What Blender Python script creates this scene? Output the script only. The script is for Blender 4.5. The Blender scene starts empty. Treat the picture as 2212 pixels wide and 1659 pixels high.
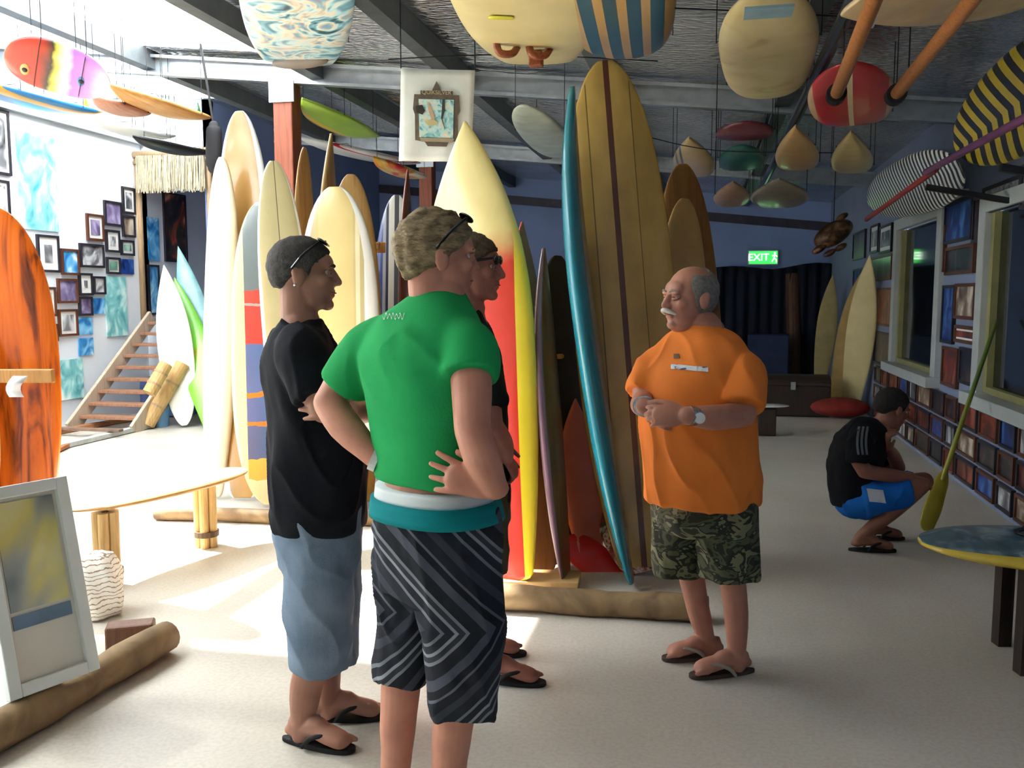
import bpy, bmesh, math, random
import numpy as np
from mathutils import Vector, Matrix, noise

random.seed(7)
SC = bpy.context.scene
COL = SC.collection
pi = math.pi

# ------------------------------------------------------------------ camera
F = 1900.0
CAM_H = 1.58
YAW = math.radians(12.6)
PITCH = math.atan(189.5 / F)
cam_d = bpy.data.cameras.new('camera')
cam_d.sensor_fit = 'HORIZONTAL'
cam_d.sensor_width = 36.0
cam_d.lens = F / 2212.0 * 36.0
cam_d.clip_end = 200
cam = bpy.data.objects.new('camera', cam_d)
cam.location = (0, 0, CAM_H)
cam.rotation_euler = (pi / 2 - PITCH, 0, YAW)
COL.objects.link(cam)
SC.camera = cam

# ------------------------------------------------------------------ world, sun, exposure
SUN_SHIFT = Vector((2.98, -0.80, -3.65))
wd = bpy.data.worlds.new('daylight')
SC.world = wd
wd.use_nodes = True
bg = wd.node_tree.nodes['Background']
bg.inputs['Color'].default_value = (0.78, 0.89, 1.0, 1)
bg.inputs['Strength'].default_value = 4.2
sun_d = bpy.data.lights.new('sun', 'SUN')
sun_d.energy = 34.0
sun_d.angle = math.radians(1.2)
sun_d.color = (1.0, 0.95, 0.86)
sun = bpy.data.objects.new('sun', sun_d)
sun.rotation_euler = SUN_SHIFT.to_track_quat('-Z', 'Y').to_euler()
sun.location = (-12, 8, 14)
COL.objects.link(sun)
SC.view_settings.view_transform = 'Standard'
SC.view_settings.look = 'None'
SC.view_settings.exposure = 0.6
SC.view_settings.gamma = 1.0
SC.view_settings.use_curve_mapping = False

# ------------------------------------------------------------------ view geometry (pixel of the 2212x1659 photograph -> place)
RV = Vector((math.cos(YAW), math.sin(YAW), 0))
HV = Vector((-math.sin(YAW), math.cos(YAW), 0))
CAMP = Vector((0, 0, CAM_H))
UP = Vector((0, 0, 1))

def ray(px, py):
    xc = (px - 1106.0) / F
    yc = -(py - 829.5) / F
    return RV * xc + HV * (math.cos(PITCH) + yc * math.sin(PITCH)) + UP * (yc * math.cos(PITCH) - math.sin(PITCH))

def H(px, py, D):
    d = ray(px, py)
    return CAMP + d * (D / d.dot(HV))

def Pz(px, py, z):
    d = ray(px, py)
    return CAMP + d * ((z - CAM_H) / d.z)

def Px(px, py, x):
    d = ray(px, py)
    return CAMP + d * (x / d.x)

def Py(px, py, y):
    d = ray(px, py)
    return CAMP + d * (y / d.y)

# ------------------------------------------------------------------ colours and materials
def C(h):
    h = h.lstrip('#')
    v = [int(h[i:i + 2], 16) / 255.0 for i in (0, 2, 4)]
    return tuple(c / 12.92 if c <= 0.04045 else ((c + 0.055) / 1.055) ** 2.4 for c in v) + (1.0,)

MATS = {}

def new_mat(name, rough=0.6, metal=0.0, spec=0.5, coat=0.0):
    m = bpy.data.materials.new(name)
    m.use_nodes = True
    b = m.node_tree.nodes['Principled BSDF']
    b.inputs['Roughness'].default_value = rough
    b.inputs['Metallic'].default_value = metal
    b.inputs['Specular IOR Level'].default_value = spec
    if coat:
        b.inputs['Coat Weight'].default_value = coat
        b.inputs['Coat Roughness'].default_value = 0.12
    return m, m.node_tree, b

def coords(nt, scale=(1, 1, 1), rot=(0, 0, 0), loc=(0, 0, 0)):
    tc = nt.nodes.new('ShaderNodeTexCoord')
    mp = nt.nodes.new('ShaderNodeMapping')
    mp.inputs['Scale'].default_value = scale
    mp.inputs['Rotation'].default_value = rot
    mp.inputs['Location'].default_value = loc
    nt.links.new(tc.outputs['Object'], mp.inputs['Vector'])
    return mp.outputs['Vector']

def add_bump(nt, b, vec, scale, strength, dist=0.01, detail=4):
    n = nt.nodes.new('ShaderNodeTexNoise')
    n.inputs['Scale'].default_value = scale
    n.inputs['Detail'].default_value = detail
    nt.links.new(vec, n.inputs['Vector'])
    bp = nt.nodes.new('ShaderNodeBump')
    bp.inputs['Strength'].default_value = strength
    bp.inputs['Distance'].default_value = dist
    nt.links.new(n.outputs['Fac'], bp.inputs['Height'])
    nt.links.new(bp.outputs['Normal'], b.inputs['Normal'])
    return n

def mixer(nt, fac, a, b_, blend='MIX'):
    mx = nt.nodes.new('ShaderNodeMix')
    mx.data_type = 'RGBA'
    mx.blend_type = blend
    for sock, v in ((mx.inputs['Factor'], fac), (mx.inputs[6], a), (mx.inputs[7], b_)):
        if isinstance(v, (float, int)):
            sock.default_value = v
        elif isinstance(v, tuple):
            sock.default_value = v
        else:
            nt.links.new(v, sock)
    return mx.outputs[2]

def ramp(nt, fac, stops, interp='LINEAR'):
    r = nt.nodes.new('ShaderNodeValToRGB')
    cr = r.color_ramp
    cr.interpolation = interp
    while len(cr.elements) < len(stops):
        cr.elements.new(0.5)
    for e, (p, c) in zip(cr.elements, stops):
        e.position = min(max(p, 0), 1)
        e.color = C(c) if isinstance(c, str) else c
    nt.links.new(fac, r.inputs['Fac'])
    return r.outputs['Color']

def M(name, col, rough=0.6, metal=0.0, var=0.25, scale=6.0, bump=0.0, bscale=40.0, stretch=(1, 1, 1), spec=0.4, coat=0.0, col2=None):
    """plain surface with soft mottling of its own colour"""
    if name in MATS:
        return MATS[name]
    m, nt, b = new_mat(name, rough, metal, spec, coat)
    c = C(col) if isinstance(col, str) else col
    v = coords(nt, stretch)
    n = nt.nodes.new('ShaderNodeTexNoise')
    n.inputs['Scale'].default_value = scale
    n.inputs['Detail'].default_value = 5
    nt.links.new(v, n.inputs['Vector'])
    d = C(col2) if col2 else tuple(x * (1 - var) for x in c[:3]) + (1,)
    l = c if col2 else tuple(min(1, x * (1 + var * 0.5)) for x in c[:3]) + (1,)
    nt.links.new(ramp(nt, n.outputs['Fac'], [(0.3, d), (0.7, l)]), b.inputs['Base Color'])
    if bump:
        add_bump(nt, b, v, bscale, bump)
    MATS[name] = m
    return m

def axis_fac(nt, axis, lo, hi, vec=None):
    v = vec or coords(nt)
    s = nt.nodes.new('ShaderNodeSeparateXYZ')
    nt.links.new(v, s.inputs[0])
    mr = nt.nodes.new('ShaderNodeMapRange')
    mr.inputs['From Min'].default_value = lo
    mr.inputs['From Max'].default_value = hi
    nt.links.new(s.outputs['XYZ'.index(axis)], mr.inputs['Value'])
    return mr.outputs['Result']

def bands(name, layers, rough=0.28, coat=0.35, dirt=0.18, dscale=5.0, wob=0.0):
    """paint laid on in bands along an object's own axes. layers: (axis, lo, hi, stops, interp[, (mask axis, lo, hi, a, b)])"""
    if name in MATS:
        return MATS[name]
    m, nt, b = new_mat(name, rough, 0, 0.5, coat)
    out = None
    for L in layers:
        axis, lo, hi, stops, interp = L[:5]
        f = axis_fac(nt, axis, lo, hi)
        if wob:
            n = nt.nodes.new('ShaderNodeTexNoise')
            n.inputs['Scale'].default_value = 9
            nt.links.new(coords(nt), n.inputs['Vector'])
            ma = nt.nodes.new('ShaderNodeMath')
            ma.operation = 'MULTIPLY_ADD'
            ma.inputs[1].default_value = wob
            nt.links.new(n.outputs['Fac'], ma.inputs[0])
            nt.links.new(f, ma.inputs[2])
            f = ma.outputs[0]
        c = ramp(nt, f, stops, interp)
        if out is None:
            out = c
        else:
            ax, l2, h2, a, e = L[5]
            g = axis_fac(nt, ax, l2, h2)
            k = ramp(nt, g, [(0, (0, 0, 0, 1)), (a, (1, 1, 1, 1)), (e, (0, 0, 0, 1))], 'CONSTANT')
            out = mixer(nt, k, out, c)
    if dirt:
        n = nt.nodes.new('ShaderNodeTexNoise')
        n.inputs['Scale'].default_value = dscale
        n.inputs['Detail'].default_value = 6
        nt.links.new(coords(nt, (1, 1, 0.5)), n.inputs['Vector'])
        g = ramp(nt, n.outputs['Fac'], [(0.3, (1 - dirt, 1 - dirt * 1.1, 1 - dirt * 1.3, 1)), (0.65, (1, 1, 1, 1))])
        out = mixer(nt, 1.0, out, g, 'MULTIPLY')
    nt.links.new(out, b.inputs['Base Color'])
    MATS[name] = m
    return m

def wood(name, c1, c2, rough=0.45, scale=3.0, stretch=(14, 14, 1), coat=0.0):
    if name in MATS:
        return MATS[name]
    m, nt, b = new_mat(name, rough, 0, 0.4, coat)
    v = coords(nt, stretch)
    n = nt.nodes.new('ShaderNodeTexNoise')
    n.inputs['Scale'].default_value = scale
    n.inputs['Detail'].default_value = 8
    n.inputs['Distortion'].default_value = 0.8
    nt.links.new(v, n.inputs['Vector'])
    nt.links.new(ramp(nt, n.outputs['Fac'], [(0.25, c1), (0.55, c2), (0.8, c1)]), b.inputs['Base Color'])
    bp = nt.nodes.new('ShaderNodeBump')
    bp.inputs['Strength'].default_value = 0.15
    bp.inputs['Distance'].default_value = 0.005
    nt.links.new(n.outputs['Fac'], bp.inputs['Height'])
    nt.links.new(bp.outputs['Normal'], b.inputs['Normal'])
    MATS[name] = m
    return m

def splotch(name, stops, scale=4.0, rough=0.5, dist=1.5, stretch=(1, 1, 1), loc=(0, 0, 0), interp='LINEAR', coat=0.0, detail=2.0):
    """loose painted / printed patches of several colours"""
    if name in MATS:
        return MATS[name]
    m, nt, b = new_mat(name, rough, 0, 0.4, coat)
    n = nt.nodes.new('ShaderNodeTexNoise')
    n.inputs['Scale'].default_value = scale
    n.inputs['Detail'].default_value = detail
    n.inputs['Distortion'].default_value = dist
    nt.links.new(coords(nt, stretch, loc=loc), n.inputs['Vector'])
    nt.links.new(ramp(nt, n.outputs['Fac'], stops, interp), b.inputs['Base Color'])
    MATS[name] = m
    return m

# ------------------------------------------------------------------ mesh building
class G:
    def __init__(self):
        self.v, self.f, self.m = [], [], []
        self.cur = 0

    def add(self, vs, fs, mi=None):
        o = len(self.v)
        self.v += [Vector(p) for p in vs]
        self.f += [tuple(i + o for i in f) for f in fs]
        if mi is None:
            self.m += [self.cur] * len(fs)
        else:
            self.m += list(mi)
        return self

    def box(self, c, s, rot=None):
        c = Vector(c)
        hx, hy, hz = s[0] / 2, s[1] / 2, s[2] / 2
        vs = [Vector((x, y, z)) for x in (-hx, hx) for y in (-hy, hy) for z in (-hz, hz)]
        if rot is not None:
            vs = [rot @ p for p in vs]
        self.add([p + c for p in vs], [(0, 1, 3, 2), (4, 6, 7, 5), (0, 4, 5, 1), (2, 3, 7, 6), (0, 2, 6, 4), (1, 5, 7, 3)])
        return self

    def bar(self, a, b, w, t, side=None):
        """straight bar of rectangular section from a to b; side = direction of the width w"""
        a, b = Vector(a), Vector(b)
        z = (b - a).normalized()
        s = Vector(side) if side is not None else (z.cross(UP) if abs(z.z) < 0.95 else Vector((1, 0, 0)))
        s = (s - z * s.dot(z)).normalized()
        n = z.cross(s)
        vs = []
        for p in (a, b):
            for i, j in ((-1, -1), (1, -1), (1, 1), (-1, 1)):
                vs.append(p + s * (w / 2 * i) + n * (t / 2 * j))
        self.add(vs, [(3, 2, 1, 0), (4, 5, 6, 7), (0, 1, 5, 4), (1, 2, 6, 5), (2, 3, 7, 6), (3, 0, 4, 7)])
        return self

    def loft(self, rings, cap=True, closed=True):
        n = len(rings[0])
        vs = [p for r in rings for p in r]
        fs = []
        for i in range(len(rings) - 1):
            for j in range(n if closed else n - 1):
                k = (j + 1) % n
                fs.append((i * n + j, i * n + k, (i + 1) * n + k, (i + 1) * n + j))
        if cap:
            fs.append(tuple(range(n - 1, -1, -1)))
            fs.append(tuple((len(rings) - 1) * n + j for j in range(n)))
        self.add(vs, fs)
        return self

    def tube(self, pts, rad, seg=12, smooth=0, flat=1.0, side=None, round_ends=True):
        """round tube through pts with a radius at each; flat squeezes it along one direction (side = wide direction)"""
        pts = [Vector(p) for p in pts]
        if isinstance(rad, (int, float)):
            rad = [rad] * len(pts)
        rad = list(rad)
        if smooth and len(pts) > 2:
            P, R = [], []
            n = len(pts)
            for i in range(n - 1):
                p0, p1, p2, p3 = pts[max(i - 1, 0)], pts[i], pts[i + 1], pts[min(i + 2, n - 1)]
                for k in range(smooth):
                    t = k / smooth
                    P.append(0.5 * ((2 * p1) + (p2 - p0) * t + (2 * p0 - 5 * p1 + 4 * p2 - p3) * t * t + (3 * p1 - p0 - 3 * p2 + p3) * t ** 3))
                    u = t * t * (3 - 2 * t)
                    R.append(rad[i] * (1 - u) + rad[i + 1] * u)
            P.append(pts[-1]); R.append(rad[-1])
            pts, rad = P, R
        if round_ends:
            d0 = (pts[0] - pts[1]).normalized(); d1 = (pts[-1] - pts[-2]).normalized()
            r0, r1 = rad[0], rad[-1]
            pre = [(pts[0] + d0 * r0 * math.sin(a), r0 * math.cos(a)) for a in (1.35, 0.9, 0.45)]
            post = [(pts[-1] + d1 * r1 * math.sin(a), r1 * math.cos(a)) for a in (0.45, 0.9, 1.35)]
            pts = [p for p, _ in pre] + pts + [p for p, _ in post]
            rad = [r for _, r in pre] + rad + [r for _, r in post]
        rings = []
        prev = None
        for i, p in enumerate(pts):
            t = (pts[min(i + 1, len(pts) - 1)] - pts[max(i - 1, 0)]).normalized()
            if prev is None:
                s = Vector(side) if side is not None else (t.cross(UP) if abs(t.z) < 0.9 else t.cross(Vector((0, 1, 0))))
            else:
                s = prev
            s = (s - t * s.dot(t)).normalized()
            prev = s
            n = t.cross(s)
            rings.append([p + s * (rad[i] * math.cos(2 * pi * j / seg)) + n * (rad[i] * flat * math.sin(2 * pi * j / seg)) for j in range(seg)])
        return self.loft(rings)

    def ball(self, c, r, seg=16, ring=10, rot=None):
        c = Vector(c)
        if isinstance(r, (int, float)):
            r = (r, r, r)
        rings = []
        for i in range(ring + 1):
            a = -pi / 2 + pi * (i + 0.25 if i == 0 else i - 0.25 if i == ring else i) / ring
            row = []
            for j in range(seg):
                p = Vector((r[0] * math.cos(a) * math.cos(2 * pi * j / seg), r[1] * math.cos(a) * math.sin(2 * pi * j / seg), r[2] * math.sin(a)))
                row.append((rot @ p if rot is not None else p) + c)
            rings.append(row)
        return self.loft(rings)

    def prism(self, poly, d, org=(0, 0, 0), u=(1, 0, 0), v=(0, 0, 1)):
        """flat outline poly (u,v pairs) given thickness d along u x v, centred"""
        u, v, org = Vector(u).normalized(), Vector(v).normalized(), Vector(org)
        n = u.cross(v)
        a = [org + u * p[0] + v * p[1] - n * d / 2 for p in poly]
        b = [p + n * d for p in a]
        return self.loft([a, b])

    def mesh(self, name, off=None):
        me = bpy.data.meshes.new(name)
        vs = self.v if off is None else [p - off for p in self.v]
        me.from_pydata([tuple(p) for p in vs], [], self.f)
        me.polygons.foreach_set('material_index', self.m)
        me.update()
        bm = bmesh.new(); bm.from_mesh(me)
        bmesh.ops.recalc_face_normals(bm, faces=bm.faces)
        bm.to_mesh(me); bm.free()
        return me

    def obj(self, name, mat, parent=None, base=None, smooth=False, bevel=0.0):
        """one mesh object; a child keeps world shape under a parent that is only moved, a root sits at base (default: lowest middle)"""
        if parent is not None:
            top = parent
            while top.parent is not None:
                top = top.parent
            off = top.matrix_world.translation.copy() if base is None else Vector(base)
        elif base is not None:
            off = Vector(base)
        else:
            xs = [p.x for p in self.v]; ys = [p.y for p in self.v]; zs = [p.z for p in self.v]
            off = Vector(((min(xs) + max(xs)) / 2, (min(ys) + max(ys)) / 2, min(zs)))
        o = bpy.data.objects.new(name, self.mesh(name, off))
        for mm in (mat if isinstance(mat, (list, tuple)) else [mat]):
            o.data.materials.append(mm)
        COL.objects.link(o)
        if parent is not None:
            o.parent = parent
        else:
            o.location = off
            o.matrix_world = Matrix.Translation(off)
        if smooth:
            o.data.polygons.foreach_set('use_smooth', [True] * len(o.data.polygons))
        if bevel:
            md = o.modifiers.new('edge', 'BEVEL')
            md.width = bevel; md.segments = 2; md.limit_method = 'ANGLE'
        return o

def tag(o, label=None, cat=None, group=None, kind=None):
    if label: o['label'] = label
    if cat: o['category'] = cat
    if group: o['group'] = group
    if kind: o['kind'] = kind
    return o

def empty(name, loc, label, cat, group=None):
    o = bpy.data.objects.new(name, None)
    o.location = loc
    o.matrix_world = Matrix.Translation(Vector(loc))
    o.empty_display_size = 0.1
    COL.objects.link(o)
    return tag(o, label, cat, group)
# ------------------------------------------------------------------ the shed: floor, walls, roof
XL, XR, YB, YF = -7.55, 2.1, 16.9, -3.2
YD = 10.75           # wall with the raised doorway
XD = -6.5            # its return towards the back

def zr(x):           # underside of the rafters: the roof falls to the right
    return 3.0 + 0.105 * (XR - x)

m_floor, nt, b = new_mat('floor_concrete', 0.42, 0, 0.35)
v = coords(nt)
n1 = nt.nodes.new('ShaderNodeTexNoise'); n1.inputs['Scale'].default_value = 0.9; n1.inputs['Detail'].default_value = 7
nt.links.new(v, n1.inputs['Vector'])
c1 = ramp(nt, n1.outputs['Fac'], [(0.3, '#b9b3a6'), (0.7, '#d0cabf')])
n2 = nt.nodes.new('ShaderNodeTexNoise'); n2.inputs['Scale'].default_value = 60; n2.inputs['Detail'].default_value = 3
nt.links.new(v, n2.inputs['Vector'])
c2 = ramp(nt, n2.outputs['Fac'], [(0.35, (0.88, 0.88, 0.87, 1)), (0.6, (1, 1, 1, 1))])
nt.links.new(mixer(nt, 1.0, c1, c2, 'MULTIPLY'), b.inputs['Base Color'])
add_bump(nt, b, v, 25, 0.05)

m_white = M('white_wall_paint', '#dfe6ee', 0.6, var=0.05, scale=1.5)
m_pale = M('pale_blue_grey_wall_paint', '#7e8ba8', 0.6, var=0.08, scale=1.5)
m_blue = M('blue_wall_paint', '#7f95c6', 0.6, var=0.08, scale=1.2)
m_trimdark = M('dark_trim', '#3a3848', 0.5)
m_out = M('outdoor_gravel', '#b0a890', 0.9, var=0.3)

def zw(x):  # wall top: just under the sheeting
    return zr(x) + 0.26

def sheet(x0, x1, y0, y1, t=0.03, g=None):
    g = g or G()
    ring = []
    for (x, y) in ((x0, y0), (x1, y0), (x1, y1), (x0, y1)):
        ring.append(Vector((x, y, zr(x) + 0.25)))
    g.loft([ring, [p + Vector((0, 0, t)) for p in ring]])
    return g

fl = G().box(((XL + XR) / 2, (YF + YB) / 2, -0.05), (XR - XL + 0.4, YB - YF + 0.4, 0.1)).obj('floor', m_floor)
tag(fl, 'smooth pale concrete floor of the shed', 'floor', kind='structure')
gr = G().box((-16.8, 5, -0.07), (18.0, 40, 0.1)).obj('ground', m_out)
tag(gr, 'pale gravel ground outside the side door', 'ground', kind='structure')

def wall_poly(name, pts, mat, label):
    g = G().loft(pts)
    return tag(g.obj(name, mat), label, 'wall', kind='structure')

def xwall(name, x0, x1, y, t, mat, label, z0=0.0, z1=None):
    a = [Vector((x, y + s, z)) for (x, z) in ((x0, z0), (x1, z0), (x1, z1 or zw(x1)), (x0, z1 or zw(x0))) for s in (0,)]
    return wall_poly(name, [a, [p + Vector((0, t, 0)) for p in a]], mat, label)

xwall('wall_back', XD, XR, YB, 0.12, m_blue, 'blue painted back wall behind the hanging boards')
xwall('wall_front', XL, XR, YF - 0.12, 0.12, m_white, 'white wall facing the back wall')
# left wall, with the wide side door open to the daylight
DY0, DY1, DZ = 1.4, 5.4, 2.4
g = G()
g.box((XL - 0.06, (YF + DY0) / 2, 2.1), (0.12, DY0 - YF, 4.2))
g.box((XL - 0.06, (DY0 + DY1) / 2, (DZ + 4.2) / 2), (0.12, DY1 - DY0, 4.2 - DZ))
g.box((XL - 0.06, (DY1 + YD) / 2, 2.1), (0.12, YD - DY1, 4.2))
tag(g.obj('wall_left', m_white), 'white side wall hung with framed photographs', 'wall', kind='structure')
g = G().box((XL - 0.06, (YD + YB) / 2, 2.1), (0.12, YB - YD, 4.2))
tag(g.obj('wall_left_store', m_white), 'side wall of the raised store room', 'wall', kind='structure')
# right wall with two window openings
WINS = [(9.55, 11.55, 0.80, 2.36), (6.45, 8.1, 0.80, 2.2)]
W = [(Px(1938, 640, XR).y, Px(2034, 640, XR).y), (Px(2128, 640, XR).y, Px(2300, 640, XR).y)]
WINS = [(W[0][1], W[0][0], 0.80, 2.36), (W[1][1], W[1][0], 0.80, 2.26)]
g = G()
ys = [YF] + sorted([WINS[0][0], WINS[0][1], WINS[1][0], WINS[1][1]]) + [YB]
for i in range(len(ys) - 1):
    a, e = ys[i], ys[i + 1]
    w = [q for q in WINS if abs(q[0] - a) < 1e-6]
    if w:
        g.box((XR + 0.06, (a + e) / 2, w[0][2] / 2), (0.12, e - a, w[0][2]))
        g.box((XR + 0.06, (a + e) / 2, (w[0][3] + 3.26) / 2), (0.12, e - a, 3.26 - w[0][3]))
    else:
        g.box((XR + 0.06, (a + e) / 2, 1.63), (0.12, e - a, 3.26))
tag(g.obj('wall_right', m_pale), 'pale wall with windows and framed pictures', 'wall', kind='structure')
m_wframe = M('window_frame_paint', '#a9b0b0', 0.45, var=0.08)
m_wtimber = M('window_timber', '#8d8a5c', 0.5, var=0.2)
m_pane = M('window_glass_dark_room', '#0b1218', 0.06, var=0.1, spec=0.8)  # opaque pane: darkness of the room behind is put into its colour
for i, (y0, y1, z0, z1) in enumerate(WINS):
    cy, cz = (y0 + y1) / 2, (z0 + z1) / 2
    r = empty('window_%d' % (i + 1), (XR, cy, z0), ['dark glazed window with pale frame beside the leaning cream boards', 'dark glazed window with pale frame above the blue-topped board table'][i], 'window')
    r['kind'] = 'structure'
    for (yy, ww) in ((y0, 0.16), (y1, 0.16)):
        G().box((XR - 0.02, yy, cz), (0.07, ww, z1 - z0 + 0.16)).obj('frame_stile', m_wframe, r, bevel=0.006)
    G().box((XR - 0.02, cy, z1 + 0.02), (0.07, y1 - y0 - 0.16, 0.12)).obj('frame_head', m_wframe, r, bevel=0.006)
    G().box((XR - 0.05, cy, z0 - 0.02), (0.16, y1 - y0 + 0.2, 0.10)).obj('window_sill', m_wframe, r, bevel=0.006)
    for yy in (y0 + 0.12, y1 - 0.12):
        G().box((XR + 0.02, yy, cz), (0.05, 0.08, z1 - z0 - 0.08)).obj('inner_stile', m_wtimber, r)
    G().box((XR + 0.02, cy, z0 + 0.06), (0.05, y1 - y0 - 0.32, 0.05)).obj('inner_rail', m_wtimber, r)
    G().box((XR + 0.05, cy, cz), (0.012, y1 - y0 - 0.16, z1 - z0 - 0.04)).obj('pane', m_pane, r)

# the wall with the raised doorway, and its return
DX0, DX1, DZ0, DZ1 = Py(312, 640, YD).x, Py(468, 640, YD).x, 1.24, 3.0
g = G()
def wbox(x0, x1, z0, z1):
    a = [Vector((x, YD, z)) for (x, z) in ((x0, z0), (x1, z0), (x1, z1 if z1 else zw(x1)), (x0, z1 if z1 else zw(x0)))]
    g.loft([a, [p + Vector((0, 0.1, 0)) for p in a]])
DX1 = min(DX1, XD - 0.08)
wbox(XL, DX0, 0, None); wbox(DX1, XD, 0, None); wbox(DX0, DX1, DZ1, None); wbox(DX0, DX1, 0, DZ0)
tag(g.obj('wall_doorway', m_white), 'white end wall around the raised doorway with thatched fringe', 'wall', kind='structure')
a = [Vector((XD, y, z)) for (y, z) in ((YD, 0), (YB, 0), (YB, zw(XD)), (YD, zw(XD)))]
wall_poly('wall_return', [a, [p + Vector((-0.1, 0, 0)) for p in a]], m_blue, 'blue wall running back from the raised doorway')
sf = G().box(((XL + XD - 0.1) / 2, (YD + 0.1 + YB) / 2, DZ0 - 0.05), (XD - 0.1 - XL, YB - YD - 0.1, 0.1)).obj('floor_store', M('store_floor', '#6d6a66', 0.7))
tag(sf, 'raised floor of the store room beyond the stairs', 'floor', kind='structure')
a = [Vector((x, YB, z)) for (x, z) in ((XL, 0), (XD, 0), (XD, zw(XD)), (XL, zw(XL)))]
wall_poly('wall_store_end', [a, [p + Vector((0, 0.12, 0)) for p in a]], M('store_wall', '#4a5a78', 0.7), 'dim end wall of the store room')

# trims: dark band along the top of the back wall, pale rail along the top of the left wall
tz = 0.36
a = [Vector((x, YB - 0.03, zr(x) - 0.26 + d)) for (x, d) in ((XD, 0), (XR, 0), (XR, 0.16), (XD, 0.16))]
tag(G().loft([a, [p + Vector((0, 0.03, 0)) for p in a]]).obj('trim_1', m_trimdark), 'dark timber band along the top of the blue wall', 'trim', kind='structure')
m_galv = M('galvanised_steel', '#aeb6bc', 0.38, metal=0.75, var=0.18, scale=9, stretch=(1, 1, 1))
m_dsteel = M('dark_painted_steel', '#5f666a', 0.5, metal=0.25, var=0.2, scale=8)
tag(G().box((XL + 0.04, (DY1 + YD) / 2 , 3.64), (0.08, YD - DY1, 0.07)).obj('trim_2', m_galv), 'steel rail along the top of the photograph wall', 'trim', kind='structure')

# reflective foil under the roof sheeting
m_foil, nt, b = new_mat('roof_foil', 0.16, 0.94, 0.5)
v = coords(nt)
b.inputs['Base Color'].default_value = (0.62, 0.64, 0.66, 1)
n = nt.nodes.new('ShaderNodeTexNoise'); n.inputs['Scale'].default_value = 1.4; n.inputs['Detail'].default_value = 6
nt.links.new(v, n.inputs['Vector'])
nt.links.new(ramp(nt, n.outputs['Fac'], [(0.3, (0.55, 0.57, 0.58, 1)), (0.7, (0.88, 0.9, 0.92, 1))]), b.inputs['Base Color'])
nb = nt.nodes.new('ShaderNodeTexVoronoi'); nb.inputs['Scale'].default_value = 17
nt.links.new(coords(nt, (0.7, 2.2, 1)), nb.inputs['Vector'])
bp = nt.nodes.new('ShaderNodeBump'); bp.inputs['Strength'].default_value = 0.9; bp.inputs['Distance'].default_value = 0.025
nt.links.new(nb.outputs['Distance'], bp.inputs['Height'])
nt.links.new(bp.outputs['Normal'], b.inputs['Normal'])

SX0, SX1 = -7.25, -3.88
g = G()
sheet(XL - 0.15, SX0, YF - 0.15, YB + 0.15, g=g)
sheet(SX0, SX1, YF - 0.15, 0.6, g=g)
sheet(SX0, SX1, 4.15, 4.35, g=g)
sheet(SX0, -6.3, 8.0, 8.3, g=g)
sheet(SX0, -6.3, 10.6, YB + 0.15, g=g)
sheet(-6.3, SX1, 8.0, YB + 0.15, g=g)
sheet(SX1, XR + 0.15, YF - 0.15, YB + 0.15, g=g)
tag(g.obj('ceiling', m_foil), 'crinkled silver foil lining under the sloping roof', 'ceiling', kind='structure')

def skypanel(name, clear, tint, tr=0.9):
    m = bpy.data.materials.new(name); m.use_nodes = True
    nt = m.node_tree
    for q in list(nt.nodes):
        if q.type != 'OUTPUT_MATERIAL':
            nt.nodes.remove(q)
    out = [q for q in nt.nodes if q.type == 'OUTPUT_MATERIAL'][0]
    t = nt.nodes.new('ShaderNodeBsdfTransparent'); t.inputs['Color'].default_value = tint
    d = nt.nodes.new('ShaderNodeBsdfTranslucent'); d.inputs['Color'].default_value = (tr, tr * 1.03, tr * 1.06, 1)
    mx = nt.nodes.new('ShaderNodeMixShader'); mx.inputs[0].default_value = 1 - clear
    nt.links.new(t.outputs[0], mx.inputs[1]); nt.links.new(d.outputs[0], mx.inputs[2]); nt.links.new(mx.outputs[0], out.inputs[0])
    return m
m_clear = skypanel('clear_roof_sheet', 0.8, (0.95, 0.97, 1, 1))
m_milky = skypanel('milky_roof_sheet', 0.02, (0.9, 0.95, 1, 1))
for i, (y0, y1, SX1, mm, lab) in enumerate([(0.6, 4.15, SX1, m_milky, 'milky translucent roof panel added out of view to brighten the near floor'), (4.35, 6.35, SX1, m_clear, 'clear translucent roof panel letting the sun onto the floor'), (6.35, 8.0, SX1, m_milky, 'milky translucent roof panel glowing beside the first steel rafter'), (8.3, 10.6, -6.3, m_milky, 'narrow milky roof panel added to brighten the photograph wall')]):  # nearest panel and narrow one are added to brighten near floor and photograph wall
    ring = [Vector((x, y, zr(x) + 0.262)) for (x, y) in ((SX0, y0), (SX1, y0), (SX1, y1), (SX0, y1))]
    me = bpy.data.meshes.new('skylight')
    me.from_pydata([tuple(p) for p in ring], [], [(0, 1, 2, 3)])
    o = bpy.data.objects.new('skylight', me); me.materials.append(mm); COL.objects.link(o)
    tag(o, lab, 'skylight', kind='structure')

# guides that tell the renderer where daylight enters (they give off no light of their own)
def portal(name, loc, sx, sy, direction):
    ld = bpy.data.lights.new(name, 'AREA'); ld.shape = 'RECTANGLE'; ld.size = sx; ld.size_y = sy
    ld.cycles.is_portal = True
    o = bpy.data.objects.new(name, ld); o.location = loc
    o.rotation_euler = Vector(direction).to_track_quat('-Z', 'Y').to_euler()
    COL.objects.link(o)
portal('door_portal', (XL - 0.1, (DY0 + DY1) / 2, DZ / 2), DZ, DY1 - DY0, (1, 0, 0))
portal('roof_portal', ((SX0 + SX1) / 2, 5.35, zr((SX0 + SX1) / 2) + 0.4), SX1 - SX0, 2.0, (0, 0, -1))

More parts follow.
